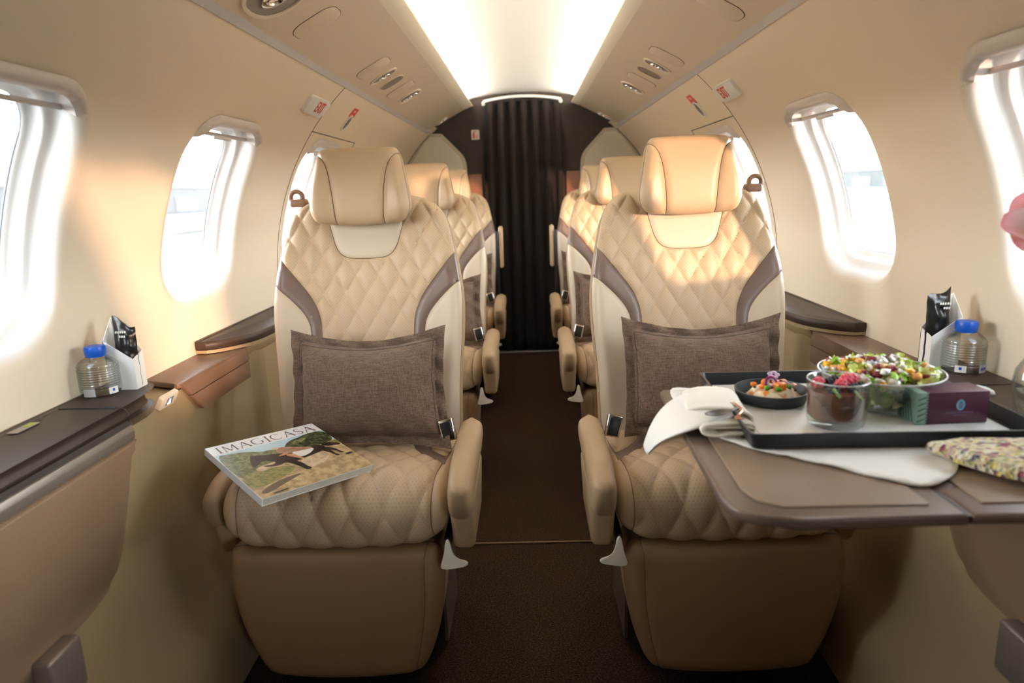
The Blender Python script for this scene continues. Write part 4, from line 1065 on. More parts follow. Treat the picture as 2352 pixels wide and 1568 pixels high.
# ------------------------------------------------------------------ magazine
MA, MB, MC, MD = (-0.6381, 1.2594, 0.572), (-0.4836, 1.4428, 0.556), (-0.3113, 1.2802, 0.522), (-0.465, 1.0961, 0.538)
def magazine():
    A, B, C, D = [Vector(p) for p in (MA, MB, MC, MD)]
    n = (B-A).cross(D-A).normalized()
    if n.z < 0: n = -n
    o = (A+B+C+D)/4
    r_ = empty('magazine', o, 'thick glossy magazine with a dark horse on its cover, on the front left seat cushion', 'magazine')
    def P(u, v, h=0.0):     # u 0..1 left to right along the title, v 0 top .. 1 bottom
        q = A*(1-u)*(1-v)+B*u*(1-v)+C*u*v+D*(1-u)*v
        return q+n*h-o
    def quad(nm, u0, u1, v0, v1, h0, h1, m, bev=0):
        V = [P(u, v, h) for h in (h0, h1) for u, v in ((u0, v0), (u1, v0), (u1, v1), (u0, v1))]
        return mesh(nm, V, [(0, 1, 2, 3), (7, 6, 5, 4), (0, 4, 5, 1), (1, 5, 6, 2), (2, 6, 7, 3), (3, 7, 4, 0)], m, r_, False)
    pg = mat('page_edges', (0.62, 0.58, 0.50), 0.8, weave=None, noisec=((0.40, 0.37, 0.31), 900, 0.4, 0.6))
    quad('page_block', 0.006, 0.996, 0.004, 0.996, -0.0135, -0.0012, pg)
    cv = mat('cover_white', (0.78, 0.77, 0.74), 0.25)
    quad('cover', 0, 1, 0, 1, -0.0012, 0, cv); quad('cover', 0, 1, 0, 1, -0.0145, -0.0135, cv); quad('spine', -0.004, 0.004, 0, 1, -0.0145, 0, cv)
    lay = [0.00008]
    def shape(nm, pts, m, sub=True, it=2):
        lay[0] += 0.00003
        if sub: pts = chaikin(pts, it)
        pts = [(min(max(u, 0.0), 1.0), min(max(v, 0.0), 1.0)) for u, v in pts]
        q = resample(pts, 0.02); V2, T2, _ = tessellate(q, (), 0.3)
        return mesh(nm, [P(v[0], v[1], lay[0]) for v in V2], T2, m, r_, False, fix=False)
    def pm(nm, c1, c2, sc, lo=0.4, hi=0.6): return mat(nm, c1, 0.25, noisec=(c2, sc, lo, hi))
    T0 = 0.175
    sky = pm('cover_sky', (0.42, 0.58, 0.66), (0.50, 0.63, 0.68), 12)
    gr = pm('cover_sand', (0.50, 0.37, 0.20), (0.30, 0.22, 0.11), 60)
    bush = pm('cover_bush', (0.075, 0.085, 0.030), (0.20, 0.20, 0.085), 130)
    dk = pm('cover_dark_tree', (0.018, 0.022, 0.010), (0.085, 0.095, 0.035), 110, 0.42, 0.62)
    grs = pm('cover_grass', (0.13, 0.14, 0.045), (0.27, 0.22, 0.08), 120)
    rock = pm('cover_rock', (0.60, 0.47, 0.31), (0.42, 0.31, 0.19), 60)
    shape('cover_sky', [(0, T0), (1, T0), (1, 0.6), (0, 0.6)], sky, False)
    shape('cover_ground', [(0, 0.42), (0.3, 0.40), (0.6, 0.40), (1, 0.40), (1, 1), (0, 1)], gr, False)
    shape('cover_bush', [(0, T0+0.01), (0.10, T0+0.02), (0.26, 0.235), (0.34, 0.30), (0.44, 0.30), (0.52, 0.36), (0.52, 0.46), (0.30, 0.52), (0.14, 0.60), (0, 0.70)], bush)
    shape('cover_tree', [(0.52, 0.36), (0.58, 0.27), (0.66, 0.22), (0.74, 0.21), (0.82, T0), (1, T0), (1, 0.38), (0.93, 0.42), (0.80, 0.44), (0.62, 0.44)], dk)
    shape('cover_highlight', [(0.62, 0.27), (0.72, 0.235), (0.80, 0.24), (0.76, 0.29), (0.66, 0.32)], bush)
    shape('cover_grass', [(0, 0.62), (0.16, 0.58), (0.40, 0.62), (0.46, 0.70), (0.26, 0.80), (0, 0.86)], grs)
    shape('cover_grass', [(0.86, 0.44), (1, 0.40), (1, 0.52), (0.92, 0.50)], grs)
    shape('cover_rock', [(0.50, 0.66), (0.58, 0.58), (0.76, 0.54), (0.84, 0.60), (0.72, 0.72), (0.55, 0.78)], rock)
    shape('cover_rock', [(0.15, 0.58), (0.20, 0.53), (0.34, 0.52), (0.36, 0.57), (0.22, 0.62)], rock)
    shape('cover_shadow', [(0.02, 0.90), (0.26, 0.80), (0.48, 0.80), (0.30, 0.86), (0.06, 0.96)], mat('cover_shade_brown', (0.12, 0.085, 0.05), 0.3))
    ho = pm('cover_horse', (0.010, 0.007, 0.006), (0.045, 0.025, 0.017), 50, 0.45, 0.65)
    # horse: head, neck, body, legs, tail
    shape('cover_horse', [(0.225, 0.335), (0.25, 0.315), (0.272, 0.34), (0.34, 0.365), (0.44, 0.40), (0.50, 0.44), (0.58, 0.47), (0.66, 0.45), (0.74, 0.42), (0.81, 0.43), (0.85, 0.48), (0.82, 0.54), (0.74, 0.56), (0.62, 0.58), (0.52, 0.60), (0.42, 0.59), (0.35, 0.52), (0.30, 0.45), (0.25, 0.47), (0.20, 0.52), (0.165, 0.52), (0.175, 0.46), (0.20, 0.40)], ho, it=1)
    shape('cover_horse', [(0.42, 0.56), (0.50, 0.58), (0.535, 0.66), (0.53, 0.72), (0.56, 0.775), (0.50, 0.785), (0.49, 0.73), (0.47, 0.66)], ho, it=1)
    shape('cover_horse', [(0.36, 0.50), (0.43, 0.57), (0.35, 0.60), (0.24, 0.56), (0.24, 0.535), (0.34, 0.56)], ho, it=1)
    shape('cover_horse', [(0.76, 0.52), (0.83, 0.52), (0.85, 0.60), (0.845, 0.66), (0.87, 0.70), (0.835, 0.70), (0.825, 0.64), (0.80, 0.58)], ho, it=1)
    shape('cover_horse', [(0.80, 0.50), (0.85, 0.50), (0.90, 0.57), (0.905, 0.64), (0.935, 0.67), (0.895, 0.67), (0.88, 0.61), (0.84, 0.56)], ho, it=1)
    shape('cover_horse', [(0.82, 0.44), (0.90, 0.42), (0.975, 0.47), (0.99, 0.53), (0.93, 0.51), (0.86, 0.49)], ho, it=1)
    sk = mat('cover_skin', (0.50, 0.24, 0.12), 0.3); ha = mat('cover_hair', (0.50, 0.36, 0.24), 0.3); dr = pm('cover_dress', (0.28, 0.14, 0.085), (0.40, 0.24, 0.16), 60); wh = mat('cover_white_cloth', (0.72, 0.68, 0.60), 0.3)
    shape('cover_rider', [(0.545, 0.45), (0.60, 0.41), (0.69, 0.43), (0.75, 0.46), (0.72, 0.50), (0.66, 0.54), (0.57, 0.56), (0.53, 0.50)], wh, it=1)
    shape('cover_rider', [(0.455, 0.32), (0.50, 0.30), (0.58, 0.33), (0.66, 0.39), (0.73, 0.42), (0.74, 0.46), (0.65, 0.455), (0.57, 0.44), (0.49, 0.44), (0.455, 0.38)], dr, it=1)
    shape('cover_rider', [(0.435, 0.295), (0.465, 0.275), (0.495, 0.285), (0.50, 0.315), (0.46, 0.33), (0.44, 0.32)], ha, it=1)
    shape('cover_rider', [(0.42, 0.44), (0.50, 0.42), (0.53, 0.435), (0.49, 0.455), (0.43, 0.455)], sk, it=1)
    shape('cover_rider', [(0.49, 0.45), (0.55, 0.47), (0.565, 0.54), (0.59, 0.60), (0.565, 0.61), (0.53, 0.54), (0.48, 0.48)], sk, it=1)
    shape('cover_mark', [(0.90, 0.70), (0.98, 0.69), (0.985, 0.72), (0.92, 0.73)], mat('cover_print_dark', (0.03, 0.02, 0.015), 0.4))
    shape('cover_mark', [(0.10, 0.965), (0.24, 0.955), (0.24, 0.975), (0.10, 0.985)], mat('cover_print_dark', (0.03, 0.02, 0.015), 0.4))
    # title in light serif capitals: thick and thin strokes
    ink = mat('title_ink', (0.050, 0.030, 0.025), 0.4)
    tk, tn = 0.20, 0.07
    def arc(cx, cy, rx, ry, a0, a1, n=16): return [(cx+rx*math.cos(math.radians(a0+(a1-a0)*i/n)), cy+ry*math.sin(math.radians(a0+(a1-a0)*i/n))) for i in range(n+1)]
    G = {'I': (0.34, [([(0.17, 0), (0.17, 1)], tk*0.8), ([(0.03, 0), (0.31, 0)], tn), ([(0.03, 1), (0.31, 1)], tn)]),
         'M': (1.16, [([(0.12, 0), (0.16, 1)], tn), ([(0.16, 1), (0.57, 0.05)], tk*0.7), ([(0.57, 0.05), (0.98, 1)], tn), ([(0.98, 1), (1.04, 0)], tk*0.8), ([(0, 0), (0.24, 0)], tn), ([(0.92, 0), (1.16, 0)], tn)]),
         'A': (0.98, [([(0.08, 0), (0.48, 1)], tn), ([(0.48, 1), (0.90, 0)], tk*0.8), ([(0.22, 0.34), (0.74, 0.34)], tn), ([(0, 0), (0.2, 0)], tn), ([(0.76, 0), (1.0, 0)], tn)]),
         'G': (1.06, [(arc(0.52, 0.5, 0.48, 0.5, 50, 130), tn), (arc(0.52, 0.5, 0.48, 0.5, 130, 230), tk*0.75), (arc(0.52, 0.5, 0.48, 0.5, 230, 310), tn), ([(0.88, 0.14), (0.88, 0.46)], tk*0.7), ([(0.72, 0.46), (1.02, 0.46)], tn)]),
         'C': (1.0, [(arc(0.52, 0.5, 0.48, 0.5, 45, 130), tn), (arc(0.52, 0.5, 0.48, 0.5, 130, 230), tk*0.75), (arc(0.52, 0.5, 0.48, 0.5, 230, 315), tn)]),
         'S': (0.66, [(arc(0.32, 0.76, 0.24, 0.24, 30, 150), tn), (arc(0.32, 0.76, 0.24, 0.24, 150, 250), tk*0.6), ([(0.24, 0.54), (0.44, 0.46)], tk*0.75), (arc(0.32, 0.25, 0.27, 0.25, 70, -40), tk*0.6), (arc(0.32, 0.25, 0.27, 0.25, -40, -150), tn)])}
    word = 'IMAGICASA'; gap = 0.16; tot = sum(G[c][0] for c in word)+gap*(len(word)-1)
    x0, x1, yb, yt = 0.055, 0.955, 0.152, 0.040; k = (x1-x0)/tot; cx = x0
    for c in word:
        w_, st = G[c]; V = []; F = []
        for pts, th in st:
            n_ = len(pts)
            for i in range(n_):
                a = pts[max(0, i-1)]; b = pts[min(n_-1, i+1)]; dx, dy = b[0]-a[0], b[1]-a[1]; l = math.hypot(dx, dy) or 1; nx, ny = -dy/l*th*0.42, dx/l*th*0.42
                for s_ in (1, -1):
                    gx, gy = pts[i][0]+s_*nx, pts[i][1]+s_*ny
                    V.append(P(cx+gx*k, yb+(yt-yb)*gy, 0.0003))
                if i: b_ = len(V)-4; F.append((b_, b_+1, b_+3, b_+2))
        mesh('title_letter', V, F, ink, r_, False, fix=False); cx += (w_+gap)*k
    return r_
magazine()

# ------------------------------------------------------------------ folding table
tb = empty('folding_table', (0.48, 0.93, 0.69), 'brown leather topped folding table in front of the right seat', 'table')
m_edge = mat('table_edge_leather', (0.135, 0.092, 0.070), 0.35, bump=(600, 0.1))
m_top = mat('table_top_leather', (0.235, 0.165, 0.115), 0.38, bump=(500, 0.15))
def slabp(name, P, z0, z1, m, parent, r=0.003, it=0):
    P = np.array(chaikin(P, it) if it else P, float)
    area = 0.5*np.sum(P[:, 0]*np.roll(P[:, 1], -1)-np.roll(P[:, 0], -1)*P[:, 1])
    if area < 0: P = P[::-1]
    bm = bmesh.new(); off = Vector(parent.location) if parent else Vector((0, 0, 0))
    a = [bm.verts.new(Vector((p[0], p[1], z0))-off) for p in P]; b = [bm.verts.new(Vector((p[0], p[1], z1))-off) for p in P]; k = len(P)
    t_ = bm.faces.new(b); bo = bm.faces.new(a[::-1])
    for i in range(k): bm.faces.new((a[i], a[(i+1) % k], b[(i+1) % k], b[i]))
    bmesh.ops.bevel(bm, geom=list(t_.edges)+list(bo.edges), offset=r, segments=3, affect='EDGES', profile=0.5)
    return bmobj(name, bm, m, parent, 40)
slabp('table_leaf', [(0.247, 1.190), (0.240, 1.178), (0.230, 0.745), (0.233, 0.725), (0.244, 0.708), (0.265, 0.696), (0.300, 0.690), (0.480, 0.690), (0.480, 1.190)], 0.677, 0.6900, m_edge, tb, 0.004)
slabp('table_leaf', [(0.484, 0.690), (0.715, 0.690), (0.715, 1.190), (0.484, 1.190)], 0.677, 0.6900, m_edge, tb, 0.006)
slabp('leather_inlay', [(0.272, 1.165), (0.258, 0.765), (0.266, 0.735), (0.290, 0.716), (0.452, 0.716), (0.452, 1.165)], 0.689, 0.6922, m_top, tb, 0.0015)
slabp('leather_inlay', [(0.510, 0.716), (0.700, 0.716), (0.700, 1.165), (0.510, 1.165)], 0.689, 0.6922, m_top, tb, 0.0015)
slabp('hinge', [(0.4785, 0.692), (0.4855, 0.692), (0.4855, 1.188), (0.4785, 1.188)], 0.679, 0.6885, m_ledge, tb, 0.001)
slabp('support_arm', [(0.56, 0.86), (0.727, 0.86), (0.727, 1.0), (0.56, 1.0)], 0.656, 0.6765, m_black, tb, 0.003)

# white cloth under the tray, its corner falling over the table edge
cl = empty('white_napkin', (0.40, 0.95, 0.693), 'large white cotton napkin spread under the black tray, corner hanging off the table', 'napkin')
P_ = resample(chaikin([(0.250, 1.150), (0.262, 1.180), (0.38, 1.182), (0.56, 1.05), (0.600, 0.91), (0.556, 0.838), (0.535, 0.800), (0.500, 0.766), (0.470, 0.757), (0.440, 0.772), (0.405, 0.806), (0.350, 0.852), (0.300, 0.893), (0.272, 0.935), (0.262, 1.0), (0.255, 1.08)], 2), 0.012)
V2, T2, _ = tessellate(P_, (), 0.013); d_ = dist(V2, P_)
zz = 0.6945+0.0022*np.sin(V2[:, 0]*75+1.0)*np.sin(V2[:, 1]*60)*np.clip(1-d_/0.07, 0, 1)*((V2[:, 1] < 0.86) | (V2[:, 0] < 0.3))+0.0006
o_ = mesh('cloth_sheet', np.c_[V2[:, 0]-0.40, V2[:, 1]-0.95, zz-0.693], T2, m_cloth, cl, True, fix=False, solid=0.0022)
def bez(P, t): 
    P = [Vector(p) for p in P]
    while len(P) > 1: P = [a.lerp(b, t) for a, b in zip(P, P[1:])]
    return P[0]
far_ = [(0.330, 1.085, 0.7185), (0.27, 1.07, 0.728), (0.222, 1.055, 0.722), (0.203, 1.035, 0.696), (0.193, 1.030, 0.668), (0.185, 1.022, 0.650)]
nea_ = [(0.320, 0.962, 0.7170), (0.275, 0.935, 0.722), (0.240, 0.915, 0.712), (0.222, 0.930, 0.704), (0.203, 0.985, 0.676), (0.190, 1.008, 0.640)]
V = []; nu, nv = 16, 24
for j in range(nv+1):
    a, b = bez(far_, j/nv), bez(nea_, j/nv)
    for i in range(nu+1):
        q = a.lerp(b, i/nu); q.z += 0.003*math.sin(i/nu*PI)*math.sin(j/nv*5); V.append(q-cl.location)
mesh('cloth_corner', V, [(j*(nu+1)+i, j*(nu+1)+i+1, (j+1)*(nu+1)+i+1, (j+1)*(nu+1)+i) for j in range(nv) for i in range(nu)], m_cloth, cl, True, solid=0.003)
# folded napkin roll with the cutlery inside
nr = empty('rolled_napkin', (0.29, 1.0, 0.699), 'folded off-white napkin roll holding cutlery, left of the black tray', 'napkin')
m_cl2 = mat('cream_cotton', (0.86, 0.83, 0.73), 0.85, spec=0.2, bump=(700, 0.4))
def band(nm, cs, y0f, y1f, m, th=0.0026, tw=0.0):
    V = []; k = len(cs); n = 14
    for j in range(n+1):
        t = j/n
        for i, (x, z) in enumerate(cs):
            y = y0f(i/(k-1))*(1-t)+y1f(i/(k-1))*t
            V.append((x+tw*(t-0.5)+0.0012*math.sin(7*t+3*i/k), y, z+0.0010*math.sin(9*t+5*i/k)))
    return mesh(nm, V, [(j*k+i, j*k+i+1, (j+1)*k+i+1, (j+1)*k+i) for j in range(n) for i in range(k-1)], m, nr, True, solid=th)
def loopcs(w, h, x0, z0, layers):
    pts = []
    for l in range(layers):
        ww = w-0.007*l; hh = h-0.0062*l; n = 22
        for i in range(n+1):
            a = -PI/2+2*PI*i/n*0.97
            pts.append((x0+math.copysign(abs(math.cos(a))**0.55, math.cos(a))*ww/2, z0+math.copysign(abs(math.sin(a))**0.8, math.sin(a))*hh/2))
    return pts
band('napkin_fold', loopcs(0.078, 0.014, 0.003, 0.0085, 2), lambda u: -0.078+0.006*math.sin(9*u), lambda u: 0.075, m_cl2, tw=0.012)
up_cs = [(0.040*math.cos(a)*1.05+0.002, 0.0145+0.0125*math.sin(a)) for a in np.linspace(-0.9, PI*0.93, 22)]
band('napkin_flap', up_cs, lambda u: -0.072+0.062*(u**1.0), lambda u: 0.078, m_cl2, 0.0035, tw=0.012)
m_steel = mat('dark_steel', (0.16, 0.155, 0.15), 0.38, metal=0.8)
cu_ = empty('cutlery_set', (0.283, 0.948, 0.7255), 'steel spoon and fork tucked into the folded napkin roll', 'cutlery')
V = []; F = []; 
for j in range(9):
    t = j/8; w_ = 0.0115*math.sin(PI*min(1, t*0.93+0.05))**0.6
    for i in range(9):
        u = i/8*2-1; V.append((-0.024+0.042*t, -0.006+0.012*t+w_*u, 0.0010-0.004*(1-u*u)*math.sin(PI*t)))
mesh('spoon_bowl', V, [(j*9+i, j*9+i+1, (j+1)*9+i+1, (j+1)*9+i) for j in range(8) for i in range(8)], m_steel, cu_, True, solid=0.001)
tube('spoon_handle', [(0.017, 0.006, 0.001), (0.028, 0.012, 0.002), (0.030, 0.040, -0.002), (0.024, 0.075, -0.003)], 0.0022, m_steel, cu_, n=8)
m_copper = mat('copper_tone', (0.70, 0.36, 0.22), 0.25, metal=0.8)
tube('fork_handle', [(0.022, -0.012, 0.000), (0.030, 0.0, 0.000), (0.036, 0.020, -0.001), (0.034, 0.055, -0.003)], 0.0022, m_copper, cu_, n=8)
for q in range(3): tube('fork_tine', [(0.022, -0.012, 0.000), (0.020-0.003*q, -0.020, 0.0), (0.022-0.0032*q, -0.032, 0.001)], 0.0009, m_copper, cu_, n=6)

# ------------------------------------------------------------------ tray with liner
TR = math.radians(-1.5)
tr = empty('serving_tray', (0.501, 1.024, 0.6975), 'rectangular black serving tray with raised rim and a marbled liner, on the table', 'tray')
tr.rotation_euler.z = TR
m_tray = mat('tray_black', (0.016, 0.020, 0.024), 0.35)
def trayring(w0, d0, z0, w1, d1, z1, t, nm, m):
    V = []
    for (w_, d_, z) in ((w0, d0, z0), (w1, d1, z1), (w1-t, d1-t, z1), (w0-t, d0-t, z0+0.0)):
        V += [(p[0], p[1], z) for p in rrect(w_, d_, 0.008, 4)]
    k = len(V)//4; F = [(r*k+i, r*k+(i+1) % k, (r+1)*k+(i+1) % k, (r+1)*k+i) for r in range(3) for i in range(k)]+[(3*k+i, 3*k+(i+1) % k, (i+1) % k, i) for i in range(k)]
    return mesh(nm, V, F, m, tr, True, 35)
trayring(0.378, 0.306, 0.0, 0.390, 0.318, 0.023, 0.007, 'tray_rim', m_tray)
fl0 = frame((0, 0, 0), (1, 0, 0), (0, 1, 0))
plate('tray_base', fl0, rrect(0.376, 0.304, 0.008, 4), 0.003, m_tray, tr)
m_marble = mat('marbled_liner', (0.90, 0.89, 0.85), 0.45, noisec=((0.66, 0.65, 0.61), 11, 0.55, 0.78))
plate('tray_liner', fl0, rrect(0.352, 0.282, 0.004, 3), 0.0012, m_marble, tr, lift=0.0031)
plate('liner_line', fl0, [(-0.168, -0.133), (-0.1665, -0.133), (-0.1665, 0.133), (-0.168, 0.133)], 0.0002, mat('liner_grey', (0.5, 0.48, 0.44), 0.5), tr, lift=0.0043)
TZ = 0.7025
# black dish with hummus
dc = (0.400, 1.076)
ds_ = empty('black_dish', (dc[0], dc[1], TZ), 'small round matt black dish at the back left of the tray', 'dish')
m_dish = mat('dish_charcoal', (0.022, 0.026, 0.030), 0.5)
lathe('dish_bowl', [(0, 0.0), (0.048, 0.0), (0.053, 0.002), (0.0575, 0.018), (0.0575, 0.0195), (0.0555, 0.0195), (0.051, 0.005), (0.047, 0.0035), (0, 0.0035)], (0, 0, 0), m_dish, ds_, n=56)
hm = empty('hummus', (dc[0]+0.002, dc[1]-0.002, TZ+0.0045), 'creamy hummus dusted with paprika in the black dish, topped with vegetables', 'food')
V = []; n = 48; R_ = 16
for r_ in range(R_+1):
    for j in range(n):
        a = 2*PI*j/n; rr = 0.044*r_/R_*(1+0.05*math.sin(3*a+1)+0.04*math.sin(7*a)); t = r_/R_
        z = 0.015*(1-t**3)+0.004*math.exp(-((t-0.62)/0.16)**2)*(1+0.4*math.sin(5*a))-0.002*math.exp(-(t/0.3)**2)
        V.append((rr*math.cos(a), rr*math.sin(a), max(0, z)))
m_hum = mat('hummus_cream', (0.82, 0.72, 0.50), 0.55, noisec=((0.68, 0.25, 0.05), 75, 0.52, 0.64), subsurf=0.1)
mesh('hummus_mound', V, [(r_*n+j, r_*n+(j+1) % n, (r_+1)*n+(j+1) % n, (r_+1)*n+j) for r_ in range(R_) for j in range(n)], m_hum, hm, True, fix=True)
def blob(name, c, s, m, parent, seed=0, amp=0.15, sub=2):
    bm = bmesh.new(); bmesh.ops.create_icosphere(bm, subdivisions=sub, radius=1); q = random.Random(seed); ph = [q.uniform(0, 6) for _ in range(6)]
    for v in bm.verts:
        d = v.co.copy(); k = 1+amp*math.sin(3*d.x+ph[0])*math.sin(3*d.y+ph[1])+amp*0.6*math.sin(6*d.z+ph[2]+4*d.x)
        v.co = Vector((d.x*s[0]*k+c[0], d.y*s[1]*k+c[1], d.z*s[2]*k+c[2]))
    return bmobj(name, bm, m, parent, None)
m_car = mat('orange_vegetable', (0.80, 0.22, 0.02), 0.35, subsurf=0.2)
m_grn = mat('fresh_green', (0.10, 0.30, 0.02), 0.45)
m_pur = mat('red_onion', (0.24, 0.03, 0.14), 0.35)
m_vio = mat('pale_violet', (0.62, 0.50, 0.62), 0.4)
m_blk = mat('olive_black', (0.02, 0.012, 0.015), 0.3)
rbox('carrot_cube', Vector((0.006, -0.014, 0.0215)), (0.017, 0.014, 0.014), m_car, hm, r=0.003, rot=rz(0.4))
rbox('carrot_cube', Vector((-0.010, 0.008, 0.023)), (0.012, 0.012, 0.010), m_car, hm, r=0.003, rot=rz(1.0))
rbox('carrot_cube', Vector((0.020, 0.012, 0.0215)), (0.012, 0.010, 0.009), m_car, hm, r=0.003, rot=rz(0.2))
for q, (x, y) in enumerate(((-0.028, 0.010), (0.032, -0.002), (0.012, 0.022), (-0.018, -0.004))): blob('orange_crumb', (x, y, 0.020), (0.006, 0.005, 0.0035), m_car, hm, q)
tube('onion_ring', [(-0.006+0.0085*math.cos(a), -0.006+0.002*math.sin(a), 0.027+0.0085*math.sin(a)) for a in np.linspace(0, 2*PI, 18)[:-1]], 0.0022, m_pur, hm, n=8, closed=True)
tube('onion_ring', [(-0.006+0.0055*math.cos(a), -0.0065+0.002*math.sin(a), 0.027+0.0055*math.sin(a)) for a in np.linspace(0, 2*PI, 18)[:-1]], 0.0016, m_vio, hm, n=8, closed=True)
for q in range(5):
    a = 2*PI*q/5; blob('flower_petal', (0.002+0.006*math.cos(a), 0.006+0.004*math.sin(a), 0.036+0.003*math.sin(a)), (0.0045, 0.003, 0.003), m_vio, hm, q, 0.1)
tube('onion_strip', [(0.010, 0.004, 0.026), (0.020, 0.000, 0.025), (0.032, -0.010, 0.019)], 0.0018, m_vio, hm, n=8)
for q, (x, y) in enumerate(((0.021, -0.012), (-0.015, -0.016), (0.0, -0.024))): blob('herb_leaf', (x, y, 0.0205), (0.0055, 0.005, 0.004), m_grn, hm, q+5, 0.3)
for q, (x, y, z) in enumerate(((0.029, -0.018, 0.017), (0.013, 0.002, 0.027), (-0.001, -0.022, 0.020), (-0.03, -0.002, 0.019), (0.035, 0.006, 0.018))): blob('black_seed', (x, y, z), (0.0025, 0.0022, 0.002), m_blk, hm, q)

# glass of chocolate mousse
gc = (0.451, 0.955)
gt = empty('dessert_glass', (gc[0], gc[1], TZ), 'short thick clear glass holding chocolate mousse at the front of the tray', 'glass')
lathe('glass_wall', [(0, 0), (0.034, 0), (0.038, 0.003), (0.0400, 0.012), (0.0420, 0.067), (0.0415, 0.0685), (0.0403, 0.067), (0.0385, 0.014), (0.035, 0.0105), (0, 0.010)], (0, 0, 0), m_gl, gt, n=56)
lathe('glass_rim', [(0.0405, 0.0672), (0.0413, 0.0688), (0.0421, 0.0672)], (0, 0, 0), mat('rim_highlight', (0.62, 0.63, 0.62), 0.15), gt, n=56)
mo = empty('chocolate_mousse', (gc[0], gc[1], TZ+0.0112), 'brown chocolate mousse filling the short glass', 'food')
m_choc = mat('chocolate', (0.19, 0.075, 0.040), 0.45, noisec=((0.115, 0.040, 0.018), 28, 0.42, 0.58), subsurf=0.1)
lathe('mousse_fill', [(0, 0), (0.034, 0.0), (0.0377, 0.003), (0.0392, 0.038), (0.038, 0.041), (0, 0.042)], (0, 0, 0), m_choc, mo, n=48)
m_rasp = mat('raspberry_pink', (0.72, 0.10, 0.15), 0.45, subsurf=0.2); m_berry = mat('dark_berry', (0.012, 0.012, 0.022), 0.35)
BZ = TZ+0.0112+0.043
def berry(name, x, y, z, r, m, l_, cat, grp, druplets=True):
    b = empty(name, (gc[0]+x*0.9, gc[1]+y*0.9, BZ+z), l_, cat, grp)
    bm = bmesh.new()
    for i in range(26 if druplets else 1):
        if druplets:
            t = math.acos(1-2*(i+0.5)/26); p = PI*(1+5**0.5)*i; c = Vector((math.cos(p)*math.sin(t), math.sin(p)*math.sin(t), math.cos(t)))*r*0.78; rr = r*0.30
        else: c = Vector((0, 0, 0)); rr = r
        g_ = bmesh.ops.create_icosphere(bm, subdivisions=1 if druplets else 3, radius=rr)
        bmesh.ops.translate(bm, verts=g_['verts'], vec=c)
    if druplets: g_ = bmesh.ops.create_icosphere(bm, subdivisions=2, radius=r*0.85)
    bmobj('berry_flesh', bm, m, b, None)
    return b
for q, (x, y, z) in enumerate(((-0.028, 0.008, 0.006), (0.000, -0.012, 0.008), (0.016, 0.006, 0.010), (0.028, 0.014, 0.008))):
    berry('raspberry', x, y, z, 0.0095, m_rasp, ['pink raspberry at the left rim of the dessert glass', 'pink raspberry in front centre on the chocolate mousse', 'pink raspberry right of centre on the chocolate mousse', 'pink raspberry at the back right of the dessert glass'][q], 'raspberry', 'raspberries on the mousse')
for q, (x, y, z) in enumerate(((-0.016, -0.022, 0.002), (-0.012, 0.010, 0.004), (0.016, -0.020, 0.003), (0.030, -0.012, 0.003), (0.004, 0.024, 0.004))):
    berry('blackberry', x, y, z, 0.0092, m_berry, ['dark berry at the front left of the chocolate mousse', 'dark berry behind the raspberry at the left rim', 'dark berry at the front right of the chocolate mousse', 'dark berry against the right rim of the dessert glass', 'dark berry at the back of the chocolate mousse'][q], 'berry', 'dark berries on the mousse')
gs = empty('mint_sprig', (gc[0], gc[1]-0.03, BZ+0.004), 'pale green sprig on the chocolate mousse behind the front rim', 'herb')
for q, (x, z) in enumerate(((-0.020, 0.004), (0.010, 0.0))): tube('mint_stem', [(x, 0, z), (x+0.004, -0.004, z-0.006), (x+0.008, -0.006, z-0.012)], 0.002, mat('pale_green', (0.35, 0.48, 0.16), 0.5), gs, n=6)

